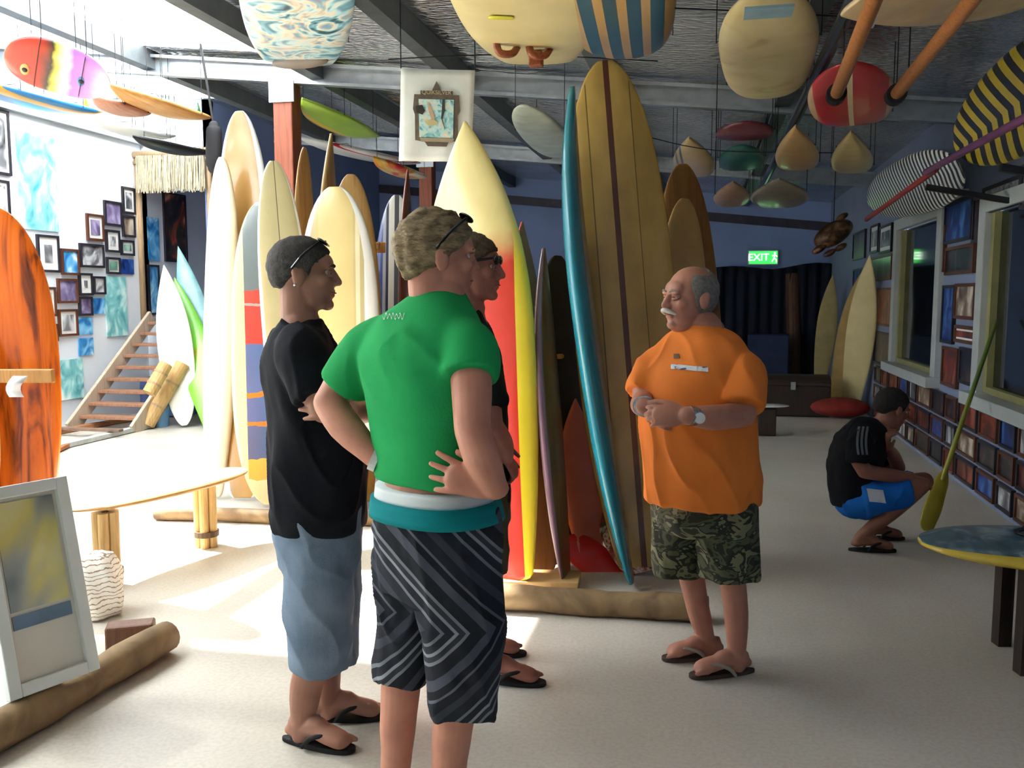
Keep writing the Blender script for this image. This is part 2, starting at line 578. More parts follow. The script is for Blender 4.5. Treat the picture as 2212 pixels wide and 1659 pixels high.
# steel frame: rafters across, purlins along (C sections with a lip)
def c_section(a, bb, depth, width, lip=0.03, side=1):
    """galvanised C section between two points, open to one side"""
    a, bb = Vector(a), Vector(bb)
    z = (bb - a).normalized()
    s = z.cross(UP).normalized() * side
    n = UP
    t = 0.012
    prof = [(0, 0), (width, 0), (width, lip), (width - t, lip), (width - t, t), (t, t), (t, depth - t), (width - t, depth - t), (width - t, depth - lip), (width, depth - lip), (width, depth), (0, depth)]
    r0 = [a + s * (p[0] - width / 2) + n * p[1] for p in prof]
    r1 = [q + (bb - a) for q in r0]
    return G().loft([r0, r1])
for i, y in enumerate((3.75, 8.15, 12.56)):
    g = c_section((XL, y, zr(XL)), (XR, y, zr(XR)), 0.2, 0.09)
    tag(g.obj('ceiling_rafter', m_galv), ['galvanised steel rafter overhead nearest the doorway side', 'galvanised steel rafter carried on the red timber post', 'galvanised steel rafter above the second timber post'][i], 'rafter', kind='structure')
PURL = [-5.6, -3.77, -2.3, -0.9, 0.58]
PL = ['dark steel purlin crossing the skylight', 'dark steel purlin meeting the red timber post', 'dark steel purlin beside the banner', 'dark steel purlin between the cream and striped hanging boards', 'dark steel purlin beside the oval hanging board']
for x, lab in zip(PURL, PL):
    g = c_section((x, YF, zr(x) + 0.06), (x, YB, zr(x) + 0.06), 0.18, 0.13, side=-1)
    tag(g.obj('ceiling_purlin', m_dsteel), lab, 'purlin', kind='structure')
# timber posts under the rafters
m_post = wood('red_brown_timber', '#6a3524', '#8b4a32', 0.55, stretch=(9, 9, 0.8))
for i, y in enumerate((8.15, 12.56)):
    x = -4.08
    r = empty('timber_post', (x, y, 0), ['square red-brown timber post between the leaning boards', 'square red-brown timber post below the banner'][i], 'post')
    r['kind'] = 'structure'
    G().box((x, y, zr(x) / 2), (0.2, 0.2, zr(x))).obj('shaft', m_post, r, bevel=0.012)
    G().box((x, y - 0.11, zr(x) - 0.1), (0.26, 0.02, 0.2)).obj('bracket', m_galv, r)
# ------------------------------------------------------------------ surfboards
def half_width(s, W, sm, nose, tail):
    """nose/tail: (kind, power, end width share)"""
    if s >= sm:
        t = (s - sm) / (1 - sm); kind, pw, ew = nose
    else:
        t = (sm - s) / sm; kind, pw, ew = tail
    if kind == 'point':
        w = (1 - t ** pw)
    elif kind == 'round':
        w = math.sqrt(max(0, 1 - t ** pw))
    else:                                # square: keeps a share of the width to the end, corners rounded
        w = (1 - (1 - ew) * t ** pw)
        if t > 0.95:
            w *= math.sqrt(max(0, 1 - ((t - 0.95) / 0.05) ** 2)) * 0.6 + 0.4
    return max(w, 0.012) * W / 2

ROUND = ('round', 2.6, 0)
POINT = ('point', 2.2, 0)
PIN = ('round', 1.7, 0)
SQUARE = ('square', 1.8, 0.5)

def board_mesh(L, W, T, nose, tail, rn, rt, sm, N=34, K=24, rq=0.45):
    g = G()
    rings, mi = [], []
    for i in range(N + 1):
        s = 0.5 - 0.5 * math.cos(pi * i / N)
        s = 0.004 + 0.992 * s
        w = half_width(s, W, sm, nose, tail)
        th = T * (0.22 + 0.78 * (1 - abs(2 * s - 1) ** 3.2))
        y0 = -(rn * max(0, (s - 0.45) / 0.55) ** 2.6 + rt * max(0, (0.45 - s) / 0.45) ** 2.6)
        row = []
        for k in range(K):
            a = 2 * pi * k / K
            c, q = math.cos(a), math.sin(a)
            row.append(Vector((w * math.copysign(abs(c) ** 0.75, c), y0 + th / 2 * math.copysign(abs(q) ** 0.9, q), s * L)))
        rings.append(row)
    g.loft(rings)
    mi = []
    for i in range(N):
        for k in range(K):
            q = math.sin(2 * pi * (k + 0.5) / K)
            mi.append(0 if q < -rq else 2 if q > rq else 1)
    mi += [1, 1]
    g.m = mi
    return g

def frame_of(base, top, face):
    z = (top - base).normalized()
    n = (face - z * face.dot(z)).normalized()
    y = -n
    x = y.cross(z).normalized()
    m = Matrix(((x.x, y.x, z.x, base.x), (x.y, y.y, z.y, base.y), (x.z, y.z, z.z, base.z), (0, 0, 0, 1)))
    return m

def face_dir(deg):
    """0 = towards the viewer's side of the room, positive turns to the right"""
    a = math.radians(deg)
    return (-HV * math.cos(a) + RV * math.sin(a))

def board(label, base, top, face, W, T, mats, nose=ROUND, tail=SQUARE, rn=0.08, rt=0.03, sm=0.5, fins=(), straps=False, name='surfboard', cat='surfboard', group=None, rq=0.45):
    L = (top - base).length
    g = board_mesh(L, W, T, nose, tail, rn, rt, sm, rq=rq)
    me = g.mesh(name)
    me.polygons.foreach_set('use_smooth', [True] * len(me.polygons))
    if not isinstance(mats, (list, tuple)):
        mats = [mats] * 3
    for q in mats:
        me.materials.append(q)
    o = bpy.data.objects.new(name, me)
    o.matrix_world = frame_of(base, top, face)
    COL.objects.link(o)
    tag(o, label, cat, group)
    for (s, x, h, side, fm) in fins:      # fin at share s of the length, offset x, height h, on deck (-1) or bottom (+1)
        f = G()
        prof = [(-0.55, 0), (-0.38, 0.42), (-0.12, 0.8), (0.0, 1.0), (-0.02, 0.7), (0.12, 0.35), (0.5, 0)]
        pr = [(p[0] * h * 0.9, p[1] * h) for p in prof]
        f.prism([(a, c) for a, c in pr], 0.012, (x, side * T * 0.3, s * L), (0, 0, -1), (0, side, 0))
        fo = f.obj('fin', fm, base=(0, 0, 0))
        fo.parent = o
        fo.matrix_world = o.matrix_world.copy()
        fo.location = (0, 0, 0); fo.rotation_euler = (0, 0, 0)
        fo.matrix_parent_inverse = Matrix.Identity(4)
    if straps:
        mi = o.matrix_world.inverted()
        for s in (0.3, 0.72):
            w = half_width(s, W, sm, nose, tail) + 0.012
            a = o.matrix_world @ Vector((-w, 0, s * L)); c = o.matrix_world @ Vector((w, 0, s * L))
            lo = o.matrix_world @ Vector((0, -T * 0.62, s * L))
            la = o.matrix_world @ Vector((-w * 0.7, -T * 0.6, s * L)); lc = o.matrix_world @ Vector((w * 0.7, -T * 0.6, s * L))
            ta = Vector((a.x, a.y, zr(a.x) + 0.24)); tc = Vector((c.x, c.y, zr(c.x) + 0.24))
            t = G().tube([ta, a, la, lo, lc, c, tc], 0.003, 6, round_ends=False)
            t.v = [mi @ p for p in t.v]
            so = t.obj('strap', m_strap, base=(0, 0, 0)); so.parent = o
    return o

m_strap = M('black_strap', '#15161a', 0.6)
cream = M('cream_resin', '#d4c490', 0.25, var=0.12, scale=4, coat=0.4)
white_r = M('white_gloss_resin', '#dfe2e0', 0.22, var=0.05, scale=4, coat=0.4)
ivory = M('ivory_resin', '#d6c6a6', 0.28, var=0.1, scale=4, coat=0.3)
tan = M('tan_resin', '#a98a52', 0.3, var=0.22, scale=5, coat=0.3)
brown = wood('varnished_brown_board', '#5a3a1a', '#7d5528', 0.3, stretch=(10, 10, 0.6), coat=0.4)
brown_lt = wood('varnished_tan_board', '#8a6234', '#b18a52', 0.3, stretch=(10, 10, 0.6), coat=0.4)

def ground(px, py, z=0.012):
    return Pz(px, py, z)

# ---- rack in the middle of the room (right-hand group)
ylw = bands('amber_longboard', [('X', -0.3, 0.3, [(0, '#b5964e'), (0.285, '#6a5326'), (0.293, '#bf9f55'), (0.475, '#54251c'), (0.53, '#bf9f55'), (0.708, '#6a5326'), (0.716, '#b5964e')], 'CONSTANT')], dirt=0.3, dscale=6)
ylwp = M('amber_resin', '#b5964e', 0.25, var=0.15, coat=0.4)
board('tall amber longboard with dark central stringer leaning in the middle rack', ground(1392, 1236), H(1306, 138, 5.35), face_dir(-6), 0.6, 0.085, [ylw, ylwp, ylw], ROUND, ('square', 2.2, 0.45), 0.07, 0.02, 0.5)
teal = M('teal_rail', '#1f7f92', 0.25, var=0.15, scale=3, coat=0.4)
greyd = M('grey_tan_deck', '#8b8a78', 0.4, var=0.25, scale=4, coat=0.1)
board('narrow teal-railed board standing edge-on beside the amber longboard', ground(1345, 1262), H(1190, 192, 5.0), face_dir(80), 0.5, 0.12, [greyd, teal, teal], POINT, SQUARE, 0.12, 0.05, 0.5, rq=0.88)
m_ycr = bands('cream_to_red_airbrush', [('Z', 0, 2.6, [(0, '#d8301c'), (0.70, '#e2402a'), (0.78, '#ecd98f'), (1, '#e6d691')], 'LINEAR'), ('Z', 0, 2.6, [(0, '#f2d92c'), (0.74, '#f0dc40'), (0.86, '#e6d691'), (1, '#e6d691')], 'LINEAR', ('X', -0.37, 0.37, 0.875, 1.01))], dirt=0.14, wob=0.06)
m_yel = bands('yellow_to_cream_rail', [('Z', 0, 2.6, [(0, '#f2d92c'), (0.68, '#f0dc40'), (0.8, '#e6d691'), (1, '#e6d691')], 'LINEAR')], dirt=0.1)
board('cream and red pointed board with bright yellow rail and fin upward', ground(1040, 1258), H(1014, 266, 5.2), face_dir(-24), 0.74, 0.15, [m_ycr, m_yel, m_yel], ('point', 2.7, 0), ('square', 2.4, 0.85), 0.05, 0.02, 0.42, fins=[(0.93, 0.0, 0.16, 1, cream)])
red = M('red_resin', '#c8261c', 0.25, var=0.18, scale=4, coat=0.4)
dred = M('dark_red_resin', '#7a2a24', 0.3, var=0.25, scale=4, coat=0.3)
board('red board with grey deck between the yellow and teal rails', ground(1178, 1226), H(1112, 482, 5.5), face_dir(48), 0.46, 0.07, [greyd, red, red], POINT, SQUARE, 0.06, 0.02, 0.48)
mauve = M('mauve_resin', '#8d6a7a', 0.28, var=0.18, scale=3, coat=0.4)
board('mauve-railed board standing edge-on beside the red board', ground(1216, 1258), H(1160, 535, 5.15), face_dir(74), 0.44, 0.085, [brown, mauve, mauve], POINT, SQUARE, 0.04, 0.02, 0.5)
board('dark charcoal board behind the teal-railed board', ground(1262, 1222), H(1192, 560, 5.6), face_dir(25), 0.36, 0.06, M('charcoal_resin', '#2c2b2c', 0.35, coat=0.2), ROUND, SQUARE)
board('varnished brown board low between the yellow and mauve rails', ground(1165, 1238), H(1140, 790, 5.35), face_dir(5), 0.34, 0.06, brown, ROUND, SQUARE, 0.02, 0.02)
coral = M('coral_resin', '#d2694a', 0.3, var=0.15, coat=0.3)
board('short coral board between mauve and teal rails', ground(1276, 1224), H(1236, 862, 5.3), face_dir(35), 0.3, 0.055, coral, POINT, SQUARE, 0.03, 0.02)
towel = splotch('red_white_green_print', [(0.35, '#6d1f1a'), (0.45, '#c9bdb0'), (0.52, '#8d2d22'), (0.6, '#30452c'), (0.68, '#b8aea0')], 9, 0.5, 1.2)
board('short board with red white and green print behind the teal rail', ground(1385, 1240), H(1322, 1020, 5.35), face_dir(0), 0.34, 0.05, towel, ROUND, SQUARE, 0.01, 0.01)
board('small red belly board lying across the rack foot', H(1338, 1246, 4.95), H(1220, 1166, 5.0), (face_dir(10) + UP * 0.4), 0.2, 0.035, red, ROUND, SQUARE, 0.05, 0.03)
board('dark brown round-nosed board standing behind the amber longboard', ground(1515, 1196), H(1470, 358, 5.9), face_dir(5), 0.42, 0.07, brown, ROUND, SQUARE, 0.05, 0.02)
board('tan board overlapping the dark brown round-nosed board', ground(1470, 1212), H(1474, 432, 5.62), face_dir(5), 0.34, 0.06, tan, ROUND, SQUARE, 0.05, 0.02)

# ---- left-hand group
board('ivory front board of the tall pair beside the stairs', ground(466, 1074), H(488, 340, 6.95), face_dir(-24), 0.33, 0.11, [ivory, ivory, ivory], ROUND, SQUARE, 0.05, 0.02, 0.5)
bdeck = wood('toasted_deck', '#94692f', '#c09a5a', 0.3, stretch=(8, 8, 0.4), coat=0.4)
board('tallest brown-decked board with wide white rails', ground(528, 1078), H(527, 244, 7.2), face_dir(-14), 0.5, 0.1, [bands('white_edged_brown_deck', [('X', -0.25, 0.25, [(0, '#8f6a36'), (0.55, '#b58c4c')], 'LINEAR')]), white_r, white_r], ROUND, SQUARE, 0.07, 0.02, 0.5, rq=0.7)
m_pat = bands('grey_red_blue_panels', [
    ('Z', 0, 2.3, [(0, '#e6cf9a'), (0.1, '#e0a53c'), (0.17, '#3d5a80'), (0.275, '#f0701f'), (0.29, '#3f5f8c'), (0.37, '#f0701f'), (0.39, '#41628e'), (0.54, '#c0392f'), (0.665, '#8a8f86'), (0.675, '#d23a2a'), (0.72, '#5d6a6a'), (1, '#6f7a78')], 'CONSTANT'),
    ('Z', 0, 2.3, [(0, '#d8c890'), (1, '#d8c890')], 'CONSTANT', ('X', -0.25, 0.25, 0.0, 0.2)),
], dirt=0.12, wob=0.03)
board('cream board with grey red blue and orange panels behind the black shirt', ground(584, 1092), H(568, 438, 6.8), face_dir(0), 0.54, 0.08, [m_pat, cream, cream], ROUND, ROUND, 0.05, 0.02, 0.45)
m_pale2 = bands('pale_olive_board', [('X', -0.2, 0.2, [(0, '#e4ead8'), (0.12, '#aca67c'), (0.495, '#5a5640'), (0.51, '#b2ac82')], 'CONSTANT')], dirt=0.15)
board('pale olive board with thin dark centre line before the timber post', ground(650, 1092), H(592, 347, 6.5), face_dir(8), 0.36, 0.07, [m_pale2, white_r, white_r], ROUND, SQUARE, 0.05, 0.02)
m_rim = bands('white_rimmed_cream_deck', [('X', -0.31, 0.31, [(0, '#f2f4f2'), (0.17, '#b9ae7e'), (0.26, '#c0ad6c'), (0.3, '#c9b87c'), (0.72, '#bfb07a'), (0.75, '#dcd4b0'), (0.8, '#b9ae7e'), (0.85, '#f2f4f2')], 'CONSTANT')], dirt=0.12)
board('wide cream board with thick white rim behind the two standing men', ground(735, 1098), H(728, 404, 6.6), face_dir(-8), 0.63, 0.12, [m_rim, white_r, white_r], ROUND, SQUARE, 0.05, 0.02, 0.5, rq=0.7)
board('timber board with rounded top behind the white-rimmed board', ground(775, 1088), H(758, 381, 7.3), face_dir(10), 0.42, 0.08, [brown_lt, brown_lt, brown_lt], ROUND, SQUARE, 0.06, 0.02)
board('slim pointed timber board standing edge-on between post and white rim', ground(706, 1070), H(708, 286, 7.5), face_dir(78), 0.42, 0.09, [brown_lt, tan, tan], POINT, SQUARE, 0.03, 0.02)
board('brown board standing edge-on just beyond the timber post', ground(672, 1050), H(650, 318, 7.7), face_dir(66), 0.3, 0.08, brown_lt, ROUND, SQUARE, 0.04, 0.02)
m_navy = bands('navy_and_white_stripes', [
    ('X', -0.2, 0.2, [(0, '#2d3d78'), (0.2, '#9aa0a8'), (0.27, '#2b3046'), (0.33, '#d6d4c8'), (0.46, '#45474e'), (0.56, '#d6d4c8'), (0.68, '#6d6e74'), (0.8, '#2d3d78')], 'CONSTANT'),
    ('X', -0.2, 0.2, [(0, '#cdc6b0'), (1, '#c8bfa8')], 'CONSTANT', ('Z', 0, 2.9, 0.93, 1.0))], dirt=0.1)
board('striped navy and white board with cream nose', ground(852, 1046), H(858, 424, 8.2), face_dir(0), 0.42, 0.07, [m_navy, M('navy_rail', '#2d3d78', 0.3, coat=0.3), m_navy], ROUND, SQUARE, 0.04, 0.02)
board('slim dark brown board edge-on between striped board and second post', ground(880, 1060), H(876, 364, 7.9), face_dir(80), 0.4, 0.075, M('red_brown_resin', '#6f3822', 0.3, coat=0.3), POINT, SQUARE, 0.02, 0.02)

# ---- racks: rails with pegs behind the boards, logs on the floor in front
m_log = wood('peeled_log', '#574430', '#8a7250', 0.7, stretch=(2, 2, 2), scale=2.5)
m_rail = wood('orange_pine', '#9a6a34', '#c08a4c', 0.5)
def log(label, a, b_, r, ends=True):
    a, b_ = Vector(a), Vector(b_)
    g = G()
    n = 14
    pts, rad = [], []
    for i in range(n + 1):
        t = i / n
        pts.append(a.lerp(b_, t) + Vector((0, 0, 0.004 * math.sin(9 * t))))
        rad.append(r * (1 + 0.05 * math.sin(17 * t) + 0.03 * math.sin(41 * t)))
    g.tube(pts, rad, 16, round_ends=False)
    o = g.obj('floor_log', m_log, smooth=False)
    for p in o.data.polygons:
        p.use_smooth = len(p.vertices) == 4
    return tag(o, label, 'log', 'logs laid along the floor as kerbs')
a, b_ = ground(1040, 1287, 0.065), ground(1530, 1316, 0.065)
log('long peeled log lying before the middle board rack', a, b_, 0.065)
log('peeled log lying before the left-hand boards', ground(338, 1108, 0.05), ground(850, 1122, 0.05), 0.05)
fa, fb = ground(-330, 1760, 0.07), ground(362, 1374, 0.07)
log('thick peeled log running past the leaning picture frame', fa, fb, 0.07)

def rack(label, a, b_, zrail, feet, pegs):
    """timber rail on uprights with pegs pointing out between the boards"""
    a, b_ = Vector((a.x, a.y, 0)), Vector((b_.x, b_.y, 0))
    r = empty('board_rack', (a + b_) / 2, label, 'rack')
    up = Vector((0, 0, zrail))
    G().bar(a + up, b_ + up, 0.05, 0.09).obj('rail', m_rail, r, bevel=0.008)
    G().bar(a + Vector((0, 0, 0.03)), b_ + Vector((0, 0, 0.03)), 0.14, 0.06).obj('sill', m_rail, r, bevel=0.008)
    for t in feet:
        p = a.lerp(b_, t)
        d = (b_ - a).normalized().cross(UP) * -0.05
        G().bar(p + d, p + d + Vector((0, 0, zrail + 0.06)), 0.07, 0.05, RV).obj('upright', m_rail, r, bevel=0.006)
    for t in pegs:
        p = a.lerp(b_, t) + up
        d = (b_ - a).normalized().cross(UP)
        if d.dot(HV) > 0: d = -d
        G().tube([p, p + d * 0.24 + Vector((0, 0, 0.02))], 0.016, 10).obj('peg', m_rail, r, smooth=True)
    return r
a, b_ = H(485, 700, 7.45), H(835, 700, 7.7)
rack('pine rack with pegs behind the left-hand boards', a, b_, 2.0, (0.1, 0.72), (0.05, 0.17, 0.29, 0.8, 0.95))
a, b_ = H(1040, 700, 5.35), H(1545, 700, 6.0)
rack('pine rack with low rail behind the middle boards', a, b_, 1.2, (0.03, 0.5, 0.97), (0.14, 0.25, 0.35, 0.72))
# wooden step in the foot of the middle rack
a = [ground(1040, 1276), ground(1250, 1278), ground(1255, 1250), ground(1040, 1246)]
tag(G().loft([a, [p + Vector((0, 0, 0.05)) for p in a]]).obj('foot_plank', M('pale_pine', '#b3915f', 0.6), bevel=0.006), 'pale plank catching the sun at the foot of the middle rack', 'plank')

# ---- far left: orange board in a rail, framed picture on the log
m_or = splotch('orange_brown_tint', [(0.28, '#3d2010'), (0.4, '#8d3d0c'), (0.5, '#d8640f'), (0.72, '#f07e1c')], 2.2, 0.25, 1.2, (7, 7, 0.7), coat=0.5, detail=5)
board('orange board with dark streaks standing behind the leaning picture frame', ground(20, 1262), H(-12, 448, 4.75), face_dir(10), 0.6, 0.1, m_or, ROUND, SQUARE, 0.04, 0.02, 0.5)
board('pale board edge just showing beside the orange board', ground(-95, 1290), H(-110, 640, 4.6), face_dir(0), 0.5, 0.08, cream, ROUND, SQUARE, 0.02, 0.02)
r0, r1 = H(-260, 812, 4.28), H(116, 812, 4.18)
r = empty('display_rail', Vector((r1.x, r1.y, 0)), 'pine display rail holding the orange board', 'rail')
G().bar(r0, r1, 0.03, 0.065).obj('rail', m_rail, r, bevel=0.006)
for t in (0.1,):
    p = r0.lerp(r1, t)
    G().bar(Vector((p.x, p.y, 0)) + HV * 0.04, p + HV * 0.04, 0.06, 0.05, RV).obj('upright', m_rail, r)
pz = r0.lerp(r1, 0.05); q = Vector((pz.x, pz.y, 0))
p = H(40, 812, 4.18); n = -HV
tagp = G()
ring = []
for i in range(7):
    t = i / 6
    c = H(44 - 16 * math.sin(t * 2.6), 812 + 46 * t, 4.15 - 0.02 * math.sin(t * 5))
    ring.append((c - RV * 0.035, c + RV * 0.035))
g = G()
vs = [q_ for pr in ring for q_ in pr]
g.add(vs, [(2 * i, 2 * i + 1, 2 * i + 3, 2 * i + 2) for i in range(6)])
o = g.obj('paper_tag', M('white_paper', '#e8e8ea', 0.8, var=0.05), smooth=True)
o.modifiers.new('s', 'SOLIDIFY').thickness = 0.002
tag(o, 'curled white paper tag hanging from the display rail', 'tag')

# ---- boards leaning near the stairs
board('white pointed board leaning against the stair side', ground(400, 921), H(357, 574, 11.0), face_dir(8), 0.42, 0.06, M('white_foam_board', '#e6ead8', 0.3, var=0.06, coat=0.3), ('point', 2.0, 0), ('round', 2.2, 0), 0.06, 0.03, 0.5)
m_grn = bands('bright_green_board', [('Z', 0, 1.9, [(0, '#7ed23c'), (0.5, '#86dc40'), (0.58, '#a8a030'), (0.62, '#86dc40'), (0.8, '#6cb838')], 'LINEAR')], dirt=0.1, wob=0.05)
board('bright green board leaning behind the white pointed board', ground(462, 925), H(380, 603, 11.4), face_dir(12), 0.4, 0.06, m_grn, ('point', 1.8, 0), SQUARE, 0.06, 0.03)
board('pale teal board leaning behind the bright green board', ground(470, 912), H(388, 536, 11.7), face_dir(10), 0.42, 0.06, M('pale_teal_resin', '#7fb0b4', 0.3, coat=0.3), ('point', 1.8, 0), SQUARE, 0.08, 0.03)

# ---- boards hung flat under the roof (nose or tail towards the viewer, underside showing)
DOWN = Vector((0, 0, -1))
HUNG = 'boards hung flat beneath the roof'
def hung(label, near, far, z, W, mats, nose=ROUND, tail=ROUND, nose_far=True, T=0.09, rn=0.06, zf=None, **kw):
    n, f = Pz(near[0], near[1], z), Pz(far[0], far[1], zf or z)
    base, top = (n, f) if nose_far else (f, n)
    # rocker lifts the ends towards the roof: the underside (+Y) looks down
    return board(label, base, top, UP, W, T, mats, nose, tail, rn, 0.03, kw.pop('sm', 0.5), straps=kw.pop('straps', True), group=HUNG, **kw)
m_art = splotch('aqua_cream_swirls', [(0.3, '#3a5a60'), (0.4, '#7db4c8'), (0.46, '#bfe0e4'), (0.52, '#e6dcc8'), (0.58, '#c8c0b0'), (0.64, '#6fb2d0'), (0.72, '#b56a62'), (0.8, '#9fc8c8')], 3.2, 0.35, 2.5, coat=0.3)
o = hung('hanging board with swirling aqua and cream airbrush art and blunt tail', (640, -150), (645, 146), 3.28, 0.66, m_art, ROUND, ('square', 2.2, 0.72), nose_far=False, T=0.12)
mi = o.matrix_world.inverted()
t = G().ball(Pz(648, 134, 3.25), (0.22, 0.07, 0.045), 20, 10); t.v = [mi @ p for p in t.v]
h = t.obj('tail_block', M('grey_tail', '#7d746c', 0.5), base=(0, 0, 0), smooth=True); h.parent = o
cr2 = M('butter_resin', '#e0cf94', 0.3, var=0.1, scale=3, coat=0.3)
o = hung('large butter-coloured hanging board with wooden handles near its tail', (1085, -210), (1165, 146), 3.1, 0.76, cr2, ROUND, ('square', 2.0, 0.55), nose_far=False, T=0.12)
m_handle = wood('red_handle_wood', '#6a2e1c', '#94502e', 0.4)
mi = o.matrix_world.inverted()
for (x0, x1, yy) in ((1072, 1118, 100), (1142, 1188, 104)):
    a, c = Pz(x0, yy - 8, 3.06), Pz(x1, yy, 3.06)
    m1, m2 = Pz(x0 + 8, yy + 14, 3.0), Pz(x1 - 12, yy + 16, 3.0)
    t = G().tube([a, m1, m2, c], 0.022, 10, smooth=4); t.v = [mi @ p for p in t.v]
    h = t.obj('handle', m_handle, base=(0, 0, 0), smooth=True); h.parent = o
t = G().box(Pz(1158, 128, 3.0), (0.085, 0.06, 0.09)); t.v = [mi @ p for p in t.v]
h = t.obj('tail_block', m_handle, base=(0, 0, 0), bevel=0.01); h.parent = o
t = G().tube([Pz(1066, 38, 3.035), Pz(1100, 39, 3.035)], 0.028, 10, flat=0.2, side=RV); t.v = [mi @ p for p in t.v]
h = t.obj('decal', M('yellow_decal', '#d8d040', 0.4), base=(0, 0, 0), smooth=True); h.parent = o
m_str = bands('blue_and_tan_stripes', [('X', -0.3, 0.3, [(0, '#274f60'), (0.1, '#c8a066'), (0.17, '#2c5a6e'), (0.3, '#c8a066'), (0.38, '#2c5a6e'), (0.5, '#c8a066'), (0.58, '#2c5a6e'), (0.7, '#c8a066'), (0.78, '#2c5a6e'), (0.9, '#b08850')], 'CONSTANT')], dirt=0.18)
hung('hanging board with blue and tan lengthwise stripes', (1310, -190), (1352, 144), 3.1, 0.6, m_str, ROUND, ROUND, T=0.12)
m_oval = splotch('weathered_cream', [(0.25, '#94835a'), (0.4, '#b9a878'), (0.7, '#c9ba8e')], 3.0, 0.4, 0.8, coat=0.2, detail=6)
o = hung('oval weathered cream board hanging with blue patch at one end', (1662, -10), (1655, 226), 2.98, 0.54, m_oval, ROUND, ROUND, T=0.14, sm=0.42)
mi = o.matrix_world.inverted()
t = G().box(Pz(1660, 26, 2.895), (0.22, 0.16, 0.012)); t.v = [mi @ p for p in t.v]
h = t.obj('decal', M('blue_grey_decal', '#7f9aa4', 0.5), base=(0, 0, 0)); h.parent = o
o = board('pale board slung crosswise at the top above the wooden oars', H(1845, 14, 4.0), H(2330, -20, 4.3), UP + HV * 0.15, 0.5, 0.09, M('pale_buff_resin', '#c9b088', 0.3, coat=0.3), ROUND, SQUARE, 0.04, 0.02, straps=True, group=HUNG)
m_rb = bands('red_rescue_board', [('X', -0.27, 0.27, [(0, '#c9a070'), (0.09, '#b5202a'), (0.47, '#d9c8a0'), (0.53, '#b5202a'), (0.91, '#c9a070')], 'CONSTANT')], dirt=0.2)
o = hung('red hanging rescue board with cream centre stripe behind the oars', (1835, 158), (1842, 276), 2.86, 0.54, m_rb, ROUND, ('square', 2, 0.6), nose_far=False, T=0.1, fins=[(0.06, -0.18, 0.12, -1, m_handle), (0.06, 0.18, 0.12, -1, m_handle)])
buff = M('buff_resin', '#b08e58', 0.3, var=0.15, coat=0.3)
buff2 = M('pale_buff_yellow', '#b3a06a', 0.3, var=0.15, coat=0.3)
hung('tan hanging board pointing its nose forward below the dark purlin', (1718, 288), (1724, 372), 2.8, 0.37, buff, POINT, ROUND, nose_far=False, sm=0.4)
hung('pale yellow hanging board pointing its nose forward near the striped rack', (1838, 300), (1842, 378), 2.8, 0.36, buff2, POINT, ROUND, nose_far=False, sm=0.4)
hung('dark green hanging board left of the tan pointed one', (1602, 322), (1602, 374), 2.84, 0.42, M('dark_green_resin', '#14584e', 0.3, coat=0.3), ROUND, ROUND)
hung('dark maroon hanging board above the dark green one', (1612, 272), (1605, 304), 2.92, 0.46, M('maroon_resin', '#5a1c26', 0.3, coat=0.3), ROUND, ROUND)
m_cb = bands('buff_with_blue_pinstripes', [('X', -0.2, 0.2, [(0, '#c4ab7a'), (0.7, '#4a5a78'), (0.75, '#c4ab7a'), (0.82, '#4a5a78'), (0.86, '#c4ab7a')], 'CONSTANT')])
hung('buff hanging board with blue pinstripes above the dark brown board', (1488, 312), (1508, 386), 2.84, 0.38, m_cb, POINT, ROUND, nose_far=False)
hung('pinkish buff hanging board against the blue wall, the smaller one', (1584, 404), (1578, 449), 2.72, 0.42, M('pink_buff', '#a88468', 0.35, coat=0.2), POINT, SQUARE, nose_far=False)
hung('grey buff hanging board against the blue wall, the wider one', (1683, 398), (1684, 452), 2.72, 0.66, M('grey_buff', '#8d8270', 0.35, coat=0.2), POINT, SQUARE, nose_far=False)
hung('pale green-white hanging board beside the teal rail', (1130, 236), (1225, 352), 3.0, 0.42, M('pale_green_white', '#b8c4b4', 0.3, coat=0.3), ROUND, ROUND)
hung('lime green board with yellow edge hanging beyond the timber post', (652, 226), (800, 302), 3.4, 0.5, bands('lime_and_yellow', [('X', -0.25, 0.25, [(0, '#a8d048'), (0.7, '#e0b838'), (0.86, '#3a2a22')], 'CONSTANT')]), POINT, SQUARE, nose_far=False)
hung('white hanging board with red pinline left of the banner', (640, 300), (905, 362), 3.38, 0.42, bands('white_red_pin', [('X', -0.22, 0.22, [(0, '#e8ecf0'), (0.8, '#c83040'), (0.85, '#e8ecf0')], 'CONSTANT')]), ROUND, POINT)
hung('small red and yellow flame board hanging left of the banner', (806, 344), (915, 392), 3.16, 0.36, splotch('flame_paint', [(0.35, '#e8202a'), (0.5, '#f0c040'), (0.62, '#f4f0e0'), (0.75, '#e8202a')], 5, 0.3, 1.0, (1, 1, 0.4), coat=0.3), ROUND, POINT)
